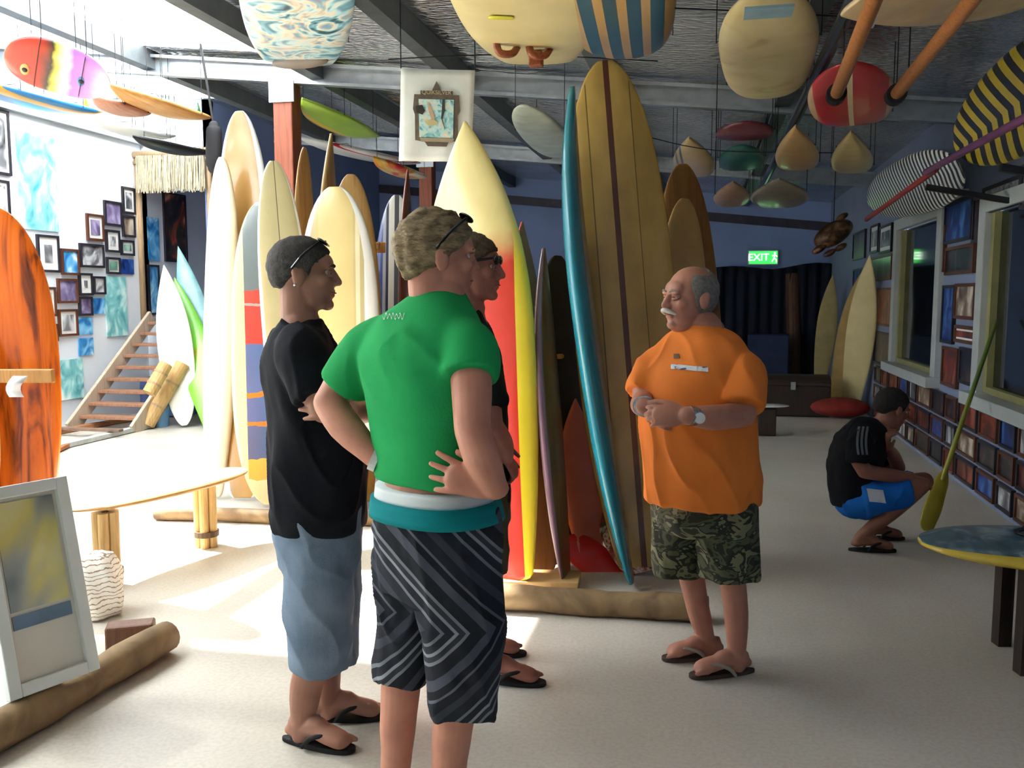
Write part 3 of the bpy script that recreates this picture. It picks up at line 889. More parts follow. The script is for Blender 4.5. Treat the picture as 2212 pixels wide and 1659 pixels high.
# left part of the roof
m_fish = bands('orange_violet_fish', [('Z', 0, 0.8, [(0, '#f06a3a'), (0.12, '#e84030'), (0.33, '#b8402c'), (0.42, '#3a3a30'), (0.46, '#d8cc50'), (0.54, '#e8e4d8'), (0.6, '#b078c8'), (0.75, '#c890d8'), (0.9, '#f0ecf4'), (1, '#f4f4f6')], 'LINEAR')], dirt=0.15, wob=0.12)
pa, pb = H(10, 112, 6.3), H(240, 182, 6.6)
o = board('short hanging board painted like an orange and violet fish', pa, pb, (-HV * 0.8 - UP * 0.6), 0.4, 0.09, m_fish, ROUND, ROUND, 0.05, 0.03, 0.42, straps=True, group=HUNG)
mi = o.matrix_world.inverted()
fr = frame_of(pa, pb, (-HV * 0.8 - UP * 0.6))
for (s, x, c) in ((0.2, 0.06, '#d8a060'), (0.72, 0.02, '#5a7ab0')):
    L = (pb - pa).length
    t = G().ball((x, -0.045, s * L), (0.045, 0.01, 0.03), 14, 8)
    h = t.obj('painted_eye', M('eye_paint' + c, c, 0.4), base=(0, 0, 0), smooth=True); h.parent = o
    t = G().ball((x, -0.054, s * L), (0.018, 0.006, 0.018), 12, 6)
    h2 = t.obj('pupil', M('pupil_paint', '#1c1c22', 0.4), base=(0, 0, 0), smooth=True); h2.parent = h
yfin = M('yellow_fin', '#d8a83c', 0.4)
hung('long blue hanging board with yellow stripe and yellow fin', (-110, 166), (216, 258), 3.3, 0.42, bands('blue_yellow_stripe', [('X', -0.21, 0.21, [(0, '#2e78b4'), (0.62, '#c89840'), (0.85, '#2e78b4')], 'CONSTANT')]), ROUND, POINT, fins=[(0.88, 0.0, 0.16, -1, yfin)])
wplank = wood('honey_wood_board', '#a8743a', '#cf9c5a', 0.35, stretch=(8, 8, 0.6), coat=0.3)
gfin = M('green_fin', '#2c6a4a', 0.4)
hung('honey-coloured wooden hanging board with green fin', (236, 190), (446, 268), 3.3, 0.4, wplank, ROUND, POINT, fins=[(0.9, 0.0, 0.15, -1, gfin)])
hung('pinkish wooden hanging board behind the honey-coloured one', (200, 214), (318, 256), 3.25, 0.3, wood('pink_wood_board', '#9a6a58', '#b88a74', 0.4), ROUND, POINT)
hung('white hanging board before the thatched doorway', (196, 262), (372, 306), 3.28, 0.4, white_r, ROUND, POINT)
hung('thin black hanging board over the thatched doorway', (286, 300), (452, 340), 3.12, 0.34, M('black_resin', '#16171c', 0.35, coat=0.2), ROUND, POINT)
# ------------------------------------------------------------------ bench made from a board on bamboo legs
bt0, bt1 = Pz(136, 1104, 0.45), Pz(524, 1012, 0.45)
m_bench = splotch('worn_pale_bench_board', [(0.35, '#e9d9ba'), (0.6, '#f4ecdc'), (0.75, '#d8b98c')], 3, 0.35, 0.6, coat=0.2)
r = empty('board_bench', Vector(((bt0.x + bt1.x) / 2, (bt0.y + bt1.y) / 2, 0)), 'bench with pale surfboard seat on bundled bamboo legs', 'bench')
g = board_mesh((bt1 - bt0).length, 0.44, 0.06, ROUND, ROUND, 0.0, 0.0, 0.5)
fm = frame_of(bt0, bt1, UP)
g.v = [fm @ p for p in g.v]
g.obj('seat', [m_bench, M('pine_edge', '#c99a62', 0.4), m_bench], r, smooth=True)
m_bam = wood('bamboo', '#a9824c', '#cba86e', 0.45, stretch=(6, 6, 0.7))
m_node = M('bamboo_binding', '#54402c', 0.6)
for (px, py) in ((236, 1268), (447, 1180)):
    c = Pz(px, py, 0.0)
    for k in range(5):
        a = 2 * pi * k / 5
        d = Vector((math.cos(a), math.sin(a), 0)) * 0.045
        G().tube([c + d, c + d + Vector((0, 0, 0.42))], 0.028, 12, round_ends=False).obj('leg', m_bam, r, smooth=False)
    G().tube([c + Vector((0, 0, 0.07)), c + Vector((0, 0, 0.105))], 0.078, 18, round_ends=False).obj('binding', m_node, r)
# white patterned cloth bundle by the near leg
c = Pz(212, 1330, 0)
rings = []
for i in range(13):
    t = i / 12
    rr = 0.1 + 0.04 * math.sin(t * 3) - 0.03 * t
    rings.append([c + Vector((rr * (1 + 0.12 * math.sin(5 * a + 4 * t)) * math.cos(a), rr * (1 + 0.12 * math.sin(5 * a + 4 * t)) * math.sin(a), 0.012 + 0.3 * t)) for a in [2 * pi * j / 28 for j in range(28)]])
m_cloth, nt, b = new_mat('white_printed_cloth', 0.8)
w_ = nt.nodes.new('ShaderNodeTexWave'); w_.wave_type = 'BANDS'; w_.bands_direction = 'Z'; w_.inputs['Scale'].default_value = 14; w_.inputs['Distortion'].default_value = 9; w_.inputs['Detail'].default_value = 3
nt.links.new(coords(nt), w_.inputs['Vector'])
nt.links.new(ramp(nt, w_.outputs['Fac'], [(0.0, '#8a6a54'), (0.12, '#e9e2d4'), (0.5, '#f2efe6')]), b.inputs['Base Color'])
tag(G().loft(rings).obj('cloth_bundle', m_cloth, smooth=True), 'white patterned cloth bundle under the bench beside the log', 'cloth')
# offcut on the log end
p = Pz(290, 1366, 0.16)
tag(G().box(Pz(283, 1378, 0.07) , (0.2, 0.1, 0.14), Matrix.Rotation(0.5, 3, 'Z')).obj('wood_offcut', wood('dark_offcut', '#4a2c1c', '#6d4630'), bevel=0.01), 'small dark timber offcut beside the thick log', 'offcut')

# ------------------------------------------------------------------ framed picture leaning on the thick log
ax = (fb - fa).normalized()
bl = Pz(52, 1504, 0.14); br = Pz(212, 1444, 0.14)
ub = (br - bl); Wf = 0.34; ub = Vector((ub.x, ub.y, 0)).normalized()
nb_ = ub.cross(UP)
if nb_.dot(HV) > 0: nb_ = -nb_
tl = H(0, 1066, 3.95)
upv = (UP * 0.97 - nb_ * 0.22).normalized()
Hf = 0.76
o0 = br - ub * Wf
r = empty('framed_picture', o0 + ub * Wf / 2, 'large white-framed glazed picture leaning on the thick log', 'picture')
m_wf = M('white_frame_paint', '#d9dfda', 0.4, var=0.05)
dn = ub.cross(upv); 
if dn.dot(HV) > 0: dn = -dn
def fbar(u0, v0, u1, v1, w):
    a = o0 + ub * u0 + upv * v0; c = o0 + ub * u1 + upv * v1
    return G().bar(a, c, w, 0.035, ub if abs(u1 - u0) < 1e-6 else upv)
fbar(0.022, 0, 0.022, Hf, 0.045).obj('frame_stile', m_wf, r, bevel=0.004)
fbar(Wf - 0.022, 0, Wf - 0.022, Hf, 0.045).obj('frame_stile', m_wf, r, bevel=0.004)
fbar(0.045, 0.022, Wf - 0.045, 0.022, 0.045).obj('frame_rail', m_wf, r, bevel=0.004)
fbar(0.045, Hf - 0.022, Wf - 0.045, Hf - 0.022, 0.045).obj('frame_rail', m_wf, r, bevel=0.004)
def fpanel(u0, v0, u1, v1, lift, t, name, mat, par=None):
    c = o0 + ub * (u0 + u1) / 2 + upv * (v0 + v1) / 2 + dn * lift
    return G().bar(c - upv * (v1 - v0) / 2, c + upv * (v1 - v0) / 2, u1 - u0, t, ub).obj(name, mat, r)
fpanel(0.03, 0.03, Wf - 0.03, Hf - 0.03, -0.008, 0.006, 'mat_board', M('off_white_mat', '#d5d1c2', 0.25, var=0.05, coat=0.3))
m_pic = splotch('yellow_grey_glare_print', [(0.3, '#707880'), (0.42, '#a8a898'), (0.52, '#d8cc7a'), (0.68, '#dcd8b4'), (0.8, '#a4b2b8')], 2.6, 0.12, 0.6, (1, 1, 1), coat=0.8)  # print lightened and yellowed: glare on the glass is put into its colour
fpanel(0.06, 0.30, Wf - 0.06, Hf - 0.06, -0.003, 0.006, 'print', m_pic)
fpanel(0.06, 0.235, Wf - 0.06, 0.285, -0.003, 0.006, 'caption_strip', M('blue_grey_strip', '#6b8094', 0.2, coat=0.5))

# ------------------------------------------------------------------ banner
D = 5.9
c = [H(866, 148, D), H(1026, 152, D), H(1018, 350, D), H(862, 348, D)]
m_ban = M('white_banner_cloth', '#e4e8e2', 0.8, var=0.08, scale=9, bump=0.1, bscale=30)
r = empty('cloth_banner', (c[2] + c[3]) / 2, 'white cloth banner with a framed surfing emblem hung from the roof', 'banner')
g = G()
NX, NY = 14, 14
vs = []
for j in range(NY + 1):
    for i in range(NX + 1):
        p = c[0].lerp(c[1], i / NX).lerp(c[3].lerp(c[2], i / NX), j / NY)
        vs.append(p + HV * 0.008 * math.sin(i * 0.9 + j * 0.25) * (j / NY))
g.add(vs, [(j * (NX + 1) + i, j * (NX + 1) + i + 1, (j + 1) * (NX + 1) + i + 1, (j + 1) * (NX + 1) + i) for j in range(NY) for i in range(NX)])
o = g.obj('cloth', m_ban, r, smooth=True)
o.modifiers.new('s', 'SOLIDIFY').thickness = 0.002
bu = (c[1] - c[0]).normalized(); bv = Vector((0, 0, 1)); bn = -HV
bo = H(944, 250, D) + bn * 0.012
s_ = D / F
def bp_(dx, dy, lift=0.0):
    return bo + bu * (dx * s_) + bv * (-dy * s_) + bn * lift
def bpoly(name, pts, mat, lift, t=0.004, par=None):
    g = G(); a = [bp_(x, y, lift) for x, y in pts]
    g.loft([a, [q + bn * t for q in a]])
    return g.obj(name, mat, r)
m_em = M('emblem_brown', '#6b5f54', 0.7, var=0.2, scale=30)
bpoly('emblem_frame', [(-34, -50), (-10, -50), (0, -70), (10, -50), (34, -50), (34, -42), (47, -42), (49, -10), (44, 0), (44, 52), (24, 55), (20, 64), (-20, 64), (-26, 55), (-46, 52), (-46, 0), (-50, -12), (-47, -42), (-34, -42)], m_em, 0.0)
m_ep = splotch('surf_scene_print', [(0.3, '#4d7f98'), (0.42, '#86c0c4'), (0.55, '#bfe0dc'), (0.66, '#dcd0b0'), (0.8, '#f0f2ea')], 16, 0.7, 1.5)
bpoly('emblem_picture', [(-38, -32), (36, -32), (34, 46), (-37, 46)], m_ep, 0.005)
bpoly('emblem_wave_edge', [(12, -32), (17, -32), (17, -10), (12, 8), (17, 30), (9, 6), (11, -10)], M('emblem_dark', '#3d3a36', 0.7), 0.01, 0.003)
bpoly('emblem_rock', [(-44, -18), (-30, -20), (-24, -8), (-30, 0), (-42, -4)], MATS['emblem_dark'], 0.01, 0.003)
bpoly('emblem_surfer', [(-20, -26), (-14, -22), (-6, -2), (-4, 10), (-10, 12), (-14, 2), (-18, -12)], M('emblem_skin', '#c9a888', 0.7), 0.01, 0.003)
bpoly('emblem_board', [(-26, 14), (-10, 8), (2, 14), (0, 20), (-16, 24)], M('emblem_yellow', '#d8cc94', 0.7), 0.01, 0.003)
bpoly('emblem_ribbon', [(-36, 47), (36, 47), (34, 55), (-34, 55)], M('emblem_tan', '#a89a80', 0.7), 0.006, 0.003)
def text(body, loc, size, xdir, updir, mat, name, par, ext=0.0015, label=None):
    cu = bpy.data.curves.new(name, 'FONT')
    cu.body = body; cu.size = size; cu.align_x = 'CENTER'; cu.align_y = 'CENTER'; cu.extrude = ext
    t = bpy.data.objects.new('tmp_' + name, cu)
    COL.objects.link(t)
    me = bpy.data.meshes.new_from_object(t.evaluated_get(bpy.context.evaluated_depsgraph_get()))
    bpy.data.objects.remove(t)
    x = xdir.normalized(); y = (updir - x * updir.dot(x)).normalized(); z = x.cross(y)
    mt = Matrix(((x.x, y.x, z.x, loc.x), (x.y, y.y, z.y, loc.y), (x.z, y.z, z.z, loc.z), (0, 0, 0, 1)))
    off = par.matrix_world.translation if par else Vector((0, 0, 0))
    me.transform(Matrix.Translation(-off) @ mt)
    me.materials.clear(); me.materials.append(mat)
    o = bpy.data.objects.new(name, me); COL.objects.link(o)
    if par: o.parent = par
    return o
text('QUIKSILVER', bp_(0, -46, 0.008), 0.036, bu, bv, M('emblem_lettering', '#cdbf98', 0.7), 'lettering', r)
for q in (c[0], c[1]):
    G().tube([q, Vector((q.x, q.y, zr(q.x) + 0.22))], 0.004, 6, round_ends=False).obj('cord', m_strap, r)

# ------------------------------------------------------------------ doorway dressing and stairs
m_bam2 = wood('weathered_bamboo', '#8d765a', '#b09472', 0.6)
r = empty('thatched_doorway', (Py(370, 640, YD).x, YD - 0.12, DZ0), 'bamboo door surround with hanging thatch fringe over the stairs', 'doorway')
yy = YD - 0.12
pL, pR = Py(311, 690, yy), Py(462, 690, yy)
zt = Py(290, 336, yy).z
G().tube([Vector((pL.x, yy, 1.22)), Vector((pL.x, yy, zt))], 0.04, 12, round_ends=False).obj('jamb', m_bam2, r, smooth=True)
G().tube([Vector((pR.x, yy, 1.22)), Vector((pR.x, yy, zt))], 0.04, 12, round_ends=False).obj('jamb', m_bam2, r, smooth=True)
G().tube([Vector((pL.x - 0.08, yy - 0.02, zt)), Vector((pR.x + 0.08, yy - 0.02, zt + 0.02))], 0.05, 12, round_ends=False).obj('header', m_bam2, r, smooth=True)
G().tube([Vector((pL.x - 0.06, yy - 0.03, zt - 0.1)), Vector((pR.x + 0.06, yy - 0.03, zt - 0.08))], 0.03, 10, round_ends=False).obj('header', m_bam2, r, smooth=True)
g = G()
for i in range(260):
    x = pL.x + 0.04 + (pR.x - pL.x - 0.06) * random.random()
    y = yy - 0.045 - 0.05 * random.random()
    ln = 0.42 + 0.08 * random.random()
    dx = random.uniform(-0.03, 0.03)
    g.bar((x, y, zt - 0.02), (x + dx, y - 0.02, zt - 0.02 - ln), random.uniform(0.006, 0.014), 0.004, (1, 0, 0))
o = g.obj('thatch_fringe', M('dry_thatch', '#c3b698', 0.85, var=0.3, scale=20), r); o['kind'] = 'stuff'
# stairs
m_tread = wood('tread_timber', '#7a5038', '#a0745a', 0.6)
m_string = wood('stringer_timber', '#a3917c', '#c0b09c', 0.6)
sx0, sx1 = -7.35, -6.55
r = empty('open_stairs', ((sx0 + sx1) / 2, 9.6, 0), 'steep open timber stairs up to the thatched doorway', 'stairs')
NT = 9
ys0, ys1 = 9.05, 10.62
for x in (sx0 - 0.03, sx1 + 0.03):
    G().bar((x, ys0 - 0.1, 0.0), (x, ys1, 1.3), 0.045, 0.2, (1, 0, 0)).obj('stringer', m_string, r, bevel=0.006)
for i in range(NT):
    t = (i + 1) / (NT)
    G().box(((sx0 + sx1) / 2, ys0 + (ys1 - ys0) * t - 0.05, 1.22 * t), (sx1 - sx0, 0.2, 0.035)).obj('tread', m_tread, r, bevel=0.004)
# blue storage behind the treads
m_tub = M('blue_plastic_sheet', '#5a6ea8', 0.5, var=0.35, scale=6)
tag(G().box(((sx0 + sx1) / 2, 10.3, 0.27), (0.66, 0.34, 0.5)).obj('storage_box', m_tub, bevel=0.03), 'blue storage box under the open stairs', 'box')
# leaning cut bamboo logs, bucket, lumber
def cane(label, a, b_, r_):
    a, b_ = Vector(a), Vector(b_)
    rt = empty('bamboo_length', a, label, 'bamboo')
    G().tube([a, a.lerp(b_, 0.33), a.lerp(b_, 0.66), b_], [r_, r_ * 1.02, r_, r_ * 0.97], 16, round_ends=False).obj('culm', m_bam, rt)
    for t in (0.3, 0.68):
        p = a.lerp(b_, t); d = (b_ - a).normalized() * 0.012
        G().tube([p - d, p + d], r_ * 1.08, 16, round_ends=False).obj('node_ring', m_bam2, rt)
p0 = ground(318, 918, 0.05)
cane('thick cut bamboo length leaning beside the blue bucket', p0, p0 + RV * 0.36 + HV * 0.25 + UP * 0.72, 0.085)
p0 = ground(304, 905, 0.06) + RV * 0.05 + HV * 0.1
cane('shorter cut bamboo length leaning across the stair side', Pz(322, 850, 0.45), Pz(322, 850, 0.45) + RV * 0.14 + HV * 0.18 + UP * 0.33, 0.08)
c = ground(345, 921, 0)
rings = []
for (z, rr) in ((0.0, 0.1), (0.0, 0.105), (0.28, 0.13), (0.285, 0.137), (0.3, 0.137), (0.3, 0.124), (0.06, 0.1)):
    rings.append([c + Vector((rr * math.cos(2 * pi * j / 24), rr * math.sin(2 * pi * j / 24), z)) for j in range(24)])
rt = empty('bucket', c, 'light blue plastic bucket beside the cut bamboo', 'bucket')
G().loft(rings).obj('pail', M('light_blue_plastic', '#6fa6cf', 0.4, var=0.1), rt, smooth=False)
hp = [c + RV * (0.132 * math.cos(a)) + UP * (0.28 - 0.09 * math.sin(a)) - HV * (0.11 * math.sin(a)) for a in [pi * k / 10 for k in range(11)]]
G().tube(hp, 0.004, 6).obj('handle', m_galv, rt, smooth=True)
LUM = [((112, 968), (336, 916), 0.09, 0.05, '#b9bdb8', 'pale grey plank lying on the floor before the stairs'),
       ((80, 940), (296, 902), 0.10, 0.05, '#a06a44', 'reddish plank lying behind the pale grey one'),
       ((60, 916), (206, 902), 0.12, 0.06, '#8d7f78', 'weathered plank lying against the photograph wall'),
       ((92, 984), (140, 962), 0.10, 0.04, '#b06a3c', 'short orange-brown plank end beside the orange board'),
       ((92, 924), (262, 930), 0.08, 0.03, '#7d6252', 'thin brown batten crossing the planks by the stairs')]
for i, (a, b_, w, t, colr, lab) in enumerate(LUM):
    z = 0.03 + 0.002 + (0.05 if i == 4 else 0.0)
    g = G().bar(Pz(a[0], a[1], z), Pz(b_[0], b_[1], z), w, t)
    tag(g.obj('plank', M('plank%d' % i, colr, 0.7, var=0.25, scale=12), bevel=0.004), lab, 'plank', 'timber laid by the stairs')
# store room contents seen through the doorway
m_pst = splotch('dark_red_figure_poster', [(0.35, '#23232a'), (0.5, '#3a3838'), (0.58, '#b0482c'), (0.66, '#d8c8b0'), (0.75, '#2a2a30')], 2.2, 0.6, 1.5)
# ------------------------------------------------------------------ framed photographs
def print_mat(kind, k):
    nm = 'print_%s_%d' % (kind, k)
    P = {'bw': [(0.3, '#2c2c30'), (0.48, '#77787c'), (0.6, '#c0c2c6'), (0.75, '#e8e8ea')],
         'sepia': [(0.3, '#3a2c24'), (0.5, '#8d7866'), (0.7, '#d8ccba')],
         'blue': [(0.3, '#1a4a86'), (0.45, '#2f86c8'), (0.6, '#7cc0e8'), (0.72, '#e4f0f4')],
         'teal': [(0.3, '#4a9aa4'), (0.48, '#86ccd0'), (0.6, '#c4ece8'), (0.75, '#eef8f4')],
         'violet': [(0.3, '#3a3048'), (0.5, '#7a6c94'), (0.68, '#b8aed0')],
         'green': [(0.3, '#2c5a4c'), (0.5, '#7aa894'), (0.68, '#e4e8e0')],
         'dark': [(0.3, '#14141a'), (0.5, '#2c2630'), (0.68, '#5a4a44')],
         'red': [(0.3, '#2a1210'), (0.5, '#6a2c20'), (0.66, '#a05038')],
         'deep': [(0.3, '#0c1c48'), (0.5, '#1c3f8c'), (0.66, '#4a78b8')],
         'collage': [(0.3, '#2a2c34'), (0.45, '#70747c'), (0.55, '#a8acb4'), (0.62, '#3a3c44'), (0.75, '#c4c6cc')]}[kind]
    return splotch(nm, P, 14 if kind == 'collage' else 4.0 + 0.5 * (k % 3), 0.35, 1.2, (1, 1, 0.7), (k * 3.7, k * 1.3, k * 2.1), coat=0.2)

FR_D = M('black_frame', '#2a2830', 0.4); FR_B = M('brown_frame', '#5a3424', 0.4); FR_W = M('pale_frame', '#cfd0cc', 0.4)
FR_M = M('frame_mat_white', '#e6e6e2', 0.6, var=0.04)
def wall_frame(label, rect, wall, kind, frame, k, mat_w=0.0, fw=0.028, group=None, name='picture_frame'):
    x0, y0, x1, y1 = rect
    if wall == 'L':
        a, b_ = Px(x0, (y0 + y1) / 2, XL), Px(x1, (y0 + y1) / 2, XL)
        cc = (a + b_) / 2
        mid = Px((x0 + x1) / 2, y0, XL).z, Px((x0 + x1) / 2, y1, XL).z
        n = Vector((1, 0, 0)); px = XL
    else:
        a, b_ = Px(x0, (y0 + y1) / 2, XR), Px(x1, (y0 + y1) / 2, XR)
        cc = (a + b_) / 2
        mid = Px((x0 + x1) / 2, y0, XR).z, Px((x0 + x1) / 2, y1, XR).z
        n = Vector((-1, 0, 0)); px = XR
    wy = abs(a.y - b_.y); zc = (mid[0] + mid[1]) / 2; hz = abs(mid[0] - mid[1]); yc = (a.y + b_.y) / 2
    ctr = Vector((px, yc, zc)) + n * 0.016
    root = empty(name, (px + n.x * 0.002, yc, zc - hz / 2), label, 'picture', group)
    if frame is not None:
        f = min(fw, wy * 0.2, hz * 0.2)
        g = G()
        g.box(ctr + Vector((0, -wy / 2 + f / 2, 0)), (0.03, f, hz)); g.box(ctr + Vector((0, wy / 2 - f / 2, 0)), (0.03, f, hz))
        g.box(ctr + Vector((0, 0, hz / 2 - f / 2)), (0.03, wy - 2 * f, f)); g.box(ctr + Vector((0, 0, -hz / 2 + f / 2)), (0.03, wy - 2 * f, f))
        g.obj('frame', frame, root)
    else:
        f = 0
    if mat_w:
        G().box(ctr + n * -0.006, (0.012, wy - 2 * f, hz - 2 * f)).obj('mount', FR_M, root)
        f += mat_w * min(wy, hz)
        G().box(ctr + n * 0.002, (0.006, wy - 2 * f, hz - 2 * f)).obj('print', print_mat(kind, k), root)
    else:
        G().box(ctr + n * -0.006, (0.014, wy - 2 * f, hz - 2 * f)).obj('print', print_mat(kind, k), root)
    return root
LG = 'photographs hung on the white side wall'
LF = [((38, 292, 120, 497), 'teal', None, 0, 'tall faded teal poster high on the photograph wall'),
      ((-30, 236, 18, 376), 'bw', FR_D, 0.12, 'dark-framed print at the upper outer end of the photograph wall'),
      ((-30, 388, 18, 486), 'bw', FR_D, 0.1, 'dark-framed print below another, behind the orange board tip'),
      ((78, 508, 125, 588), 'bw', FR_D, 0.24, 'black-framed small photo in a wide white mount below the teal poster'),
      ((130, 538, 168, 594), 'blue', FR_B, 0, 'brown-framed blue wave photo beside the wide white mount'),
      ((170, 527, 222, 578), 'bw', FR_D, 0, 'large grey photo of a breaking wave in mid wall'),
      ((185, 463, 221, 520), 'violet', FR_B, 0.14, 'brown-framed violet photo with white mount, start of the stepped row'),
      ((223, 435, 260, 488), 'violet', FR_D, 0, 'dark violet wave photo near the top of the stepped row'),
      ((262, 405, 289, 462), 'bw', FR_D, 0.16, 'topmost narrow dark-framed photo beside the door jamb'),
      ((262, 466, 289, 512), 'sepia', FR_D, 0, 'sepia photo just below the topmost one by the door jamb'),
      ((226, 497, 256, 545), 'bw', FR_D, 0.2, 'grey-framed portrait photo under the dark violet wave photo'),
      ((259, 519, 287, 552), 'green', FR_D, 0.16, 'dark-framed photo with small green print by the jamb'),
      ((228, 556, 257, 592), 'green', FR_D, 0.12, 'photo of a green hillside above the tall aqua poster'),
      ((259, 560, 287, 592), 'deep', None, 0, 'deep blue unframed print by the jamb above the aqua poster'),
      ((76, 620, 118, 684), 'sepia', FR_B, 0.12, 'brown-framed sepia photo at the edge of the orange board'),
      ((122, 602, 165, 655), 'violet', FR_B, 0, 'brown-framed mauve photo left of the white-matted portrait'),
      ((168, 590, 197, 638), 'bw', FR_D, 0.26, 'white-matted portrait photo in black frame at mid wall'),
      ((199, 597, 225, 636), 'bw', FR_D, 0, 'grey unmatted photo touching the tall aqua poster'),
      ((168, 641, 197, 682), 'violet', FR_D, 0, 'dark violet photo below the white-matted portrait'),
      ((227, 598, 272, 726), 'teal', None, 0, 'tall aqua poster beside the stair stringer'),
      ((199, 644, 225, 678), 'blue', None, 0, 'small pale blue print left of the tall aqua poster'),
      ((124, 668, 165, 726), 'bw', FR_B, 0.12, 'brown-framed grey photo in the lower half of the wall'),
      ((168, 686, 198, 723), 'blue', None, 0, 'bright blue print above another bright blue print'),
      ((168, 730, 200, 768), 'blue', None, 0, 'lower bright blue print near the stair stringer'),
      ((88, 700, 122, 738), 'sepia', FR_B, 0.12, 'small brown-framed photo low beside the orange board'),
      ((92, 742, 122, 774), 'red', FR_B, 0, 'lowest small dark reddish photo beside the orange board'),
      ((126, 776, 178, 862), 'teal', None, 0, 'faded aqua poster lowest on the photograph wall')]
MATS['print_redfig_90'] = m_pst
LF += [((352, 418, 400, 566), 'bw', FR_D, 0, 'grey poster high on the store room wall beyond the door'),
       ((318, 470, 342, 562), 'blue', None, 0, 'bright blue poster just inside the raised doorway'),
       ((318, 572, 342, 680), 'blue', FR_D, 0, 'dark-framed blue picture low inside the raised doorway')]
for k, (rc, kind, fr_, mw, lab) in enumerate(LF):
    o = wall_frame(lab, rc, 'L', kind, fr_, k, mw, group=LG)
    if lab.startswith('grey poster high'):
        o['label'] = 'dark poster with a red figure on the store room wall'
        for ch in o.children:
            if ch.name.startswith('print'): ch.data.materials[0] = m_pst
RG = 'pictures hung on the pale window wall'
RF = [((2046, 432, 2106, 522), 'deep', FR_D, 0, 'black-framed blue surf picture topmost between the windows'),
      ((2108, 424, 2126, 524), 'dark', FR_D, 0, 'narrow dark picture beside the topmost blue surf picture'),
      ((2036, 488, 2046, 588), 'red', FR_B, 0, 'narrow brown picture left of the blue surf picture'),
      ((2048, 530, 2110, 592), 'dark', FR_B, 0, 'brown-framed dark picture under the blue surf picture'),
      ((2040, 616, 2066, 742), 'deep', FR_D, 0, 'tall deep blue picture between the windows'),
      ((2068, 612, 2112, 690), 'sepia', FR_B, 0, 'brown-framed figure picture right of the tall deep blue one'),
      ((2068, 704, 2112, 742), 'red', FR_B, 0.12, 'small brown picture with white mount between the windows'),
      ((2040, 750, 2074, 836), 'red', FR_B, 0, 'reddish picture lowest between the windows, left one'),
      ((2078, 752, 2112, 832), 'dark', FR_D, 0, 'dark picture lowest between the windows, right one'),
      ((1884, 486, 1901, 546), 'bw', FR_D, 0.14, 'small photo beyond the first window, upper left'),
      ((1904, 486, 1930, 546), 'bw', FR_D, 0.14, 'small photo beyond the first window, upper right'),
      ((1884, 552, 1930, 606), 'dark', FR_B, 0, 'dark brown picture beyond the first window, second row'),
      ((1890, 622, 1930, 704), 'red', FR_B, 0, 'reddish picture beyond the first window, third row'),
      ((1892, 718, 1932, 792), 'dark', FR_D, 0, 'dark picture beyond the first window, fourth row'),
      ((1846, 500, 1872, 560), 'dark', FR_D, 0, 'dark picture behind the carved wooden turtle'),
      ((1846, 580, 1872, 640), 'deep', FR_D, 0, 'deep blue picture beyond the leaning cream boards, upper'),
      ((1846, 660, 1872, 720), 'dark', FR_D, 0, 'dark picture beyond the leaning cream boards, lower'),
      ((2130, 392, 2212, 452), 'collage', FR_D, 0, 'grey photo collage above the second window, left'),
      ((2214, 340, 2300, 440), 'collage', FR_D, 0, 'grey photo collage above the second window, right')]
for k, (rc, kind, fr_, mw, lab) in enumerate(RF):
    if Px((rc[0] + rc[2]) / 2, rc[3], XR).z < 0.06: continue
    wall_frame(lab, rc, 'R', kind, fr_, k + 40, mw, group=RG)

# rows of small frames below the window sills
ORD = ['first', 'second', 'third', 'fourth', 'fifth', 'sixth', 'seventh', 'eighth', 'ninth', 'tenth', 'eleventh', 'twelfth', 'thirteenth', 'fourteenth']
KD = ['dark', 'red', 'deep', 'sepia', 'dark', 'red', 'bw']
KN = {'dark': 'dark', 'red': 'reddish', 'deep': 'deep blue', 'sepia': 'sepia', 'bw': 'grey'}
yy = 5.1
for i in range(14):
    wd_ = 0.34 + 0.1 * ((i * 7) % 3)
    for j, (z0, hh) in enumerate(((0.50, 0.21), (0.27, 0.2), (0.05, 0.19))):
        kind = KD[(i * 3 + j * 2) % 7]
        fr_ = [FR_B, FR_D][(i + j) % 2]
        cx, cy, cz = XR - 0.016, yy + wd_ / 2, z0 + hh / 2
        root = empty('picture_frame', (XR - 0.002, cy, z0), '%s small picture below the window sills, %s column counted from the table, %s row' % (KN[kind], ORD[i], ['top', 'middle', 'bottom'][j]), 'picture', RG)
        g = G(); q = 0.025
        for s_ in (-1, 1):
            g.box((cx, cy + s_ * (wd_ / 2 - q / 2), cz), (0.03, q, hh)); g.box((cx, cy, cz + s_ * (hh / 2 - q / 2)), (0.03, wd_ - 2 * q, q))
        g.obj('frame', fr_, root)
        G().box((cx + 0.006, cy, cz), (0.014, wd_ - 2 * q, hh - 2 * q)).obj('print', print_mat(kind, 40 + (i + j) % 6), root)
    yy += wd_ + 0.06

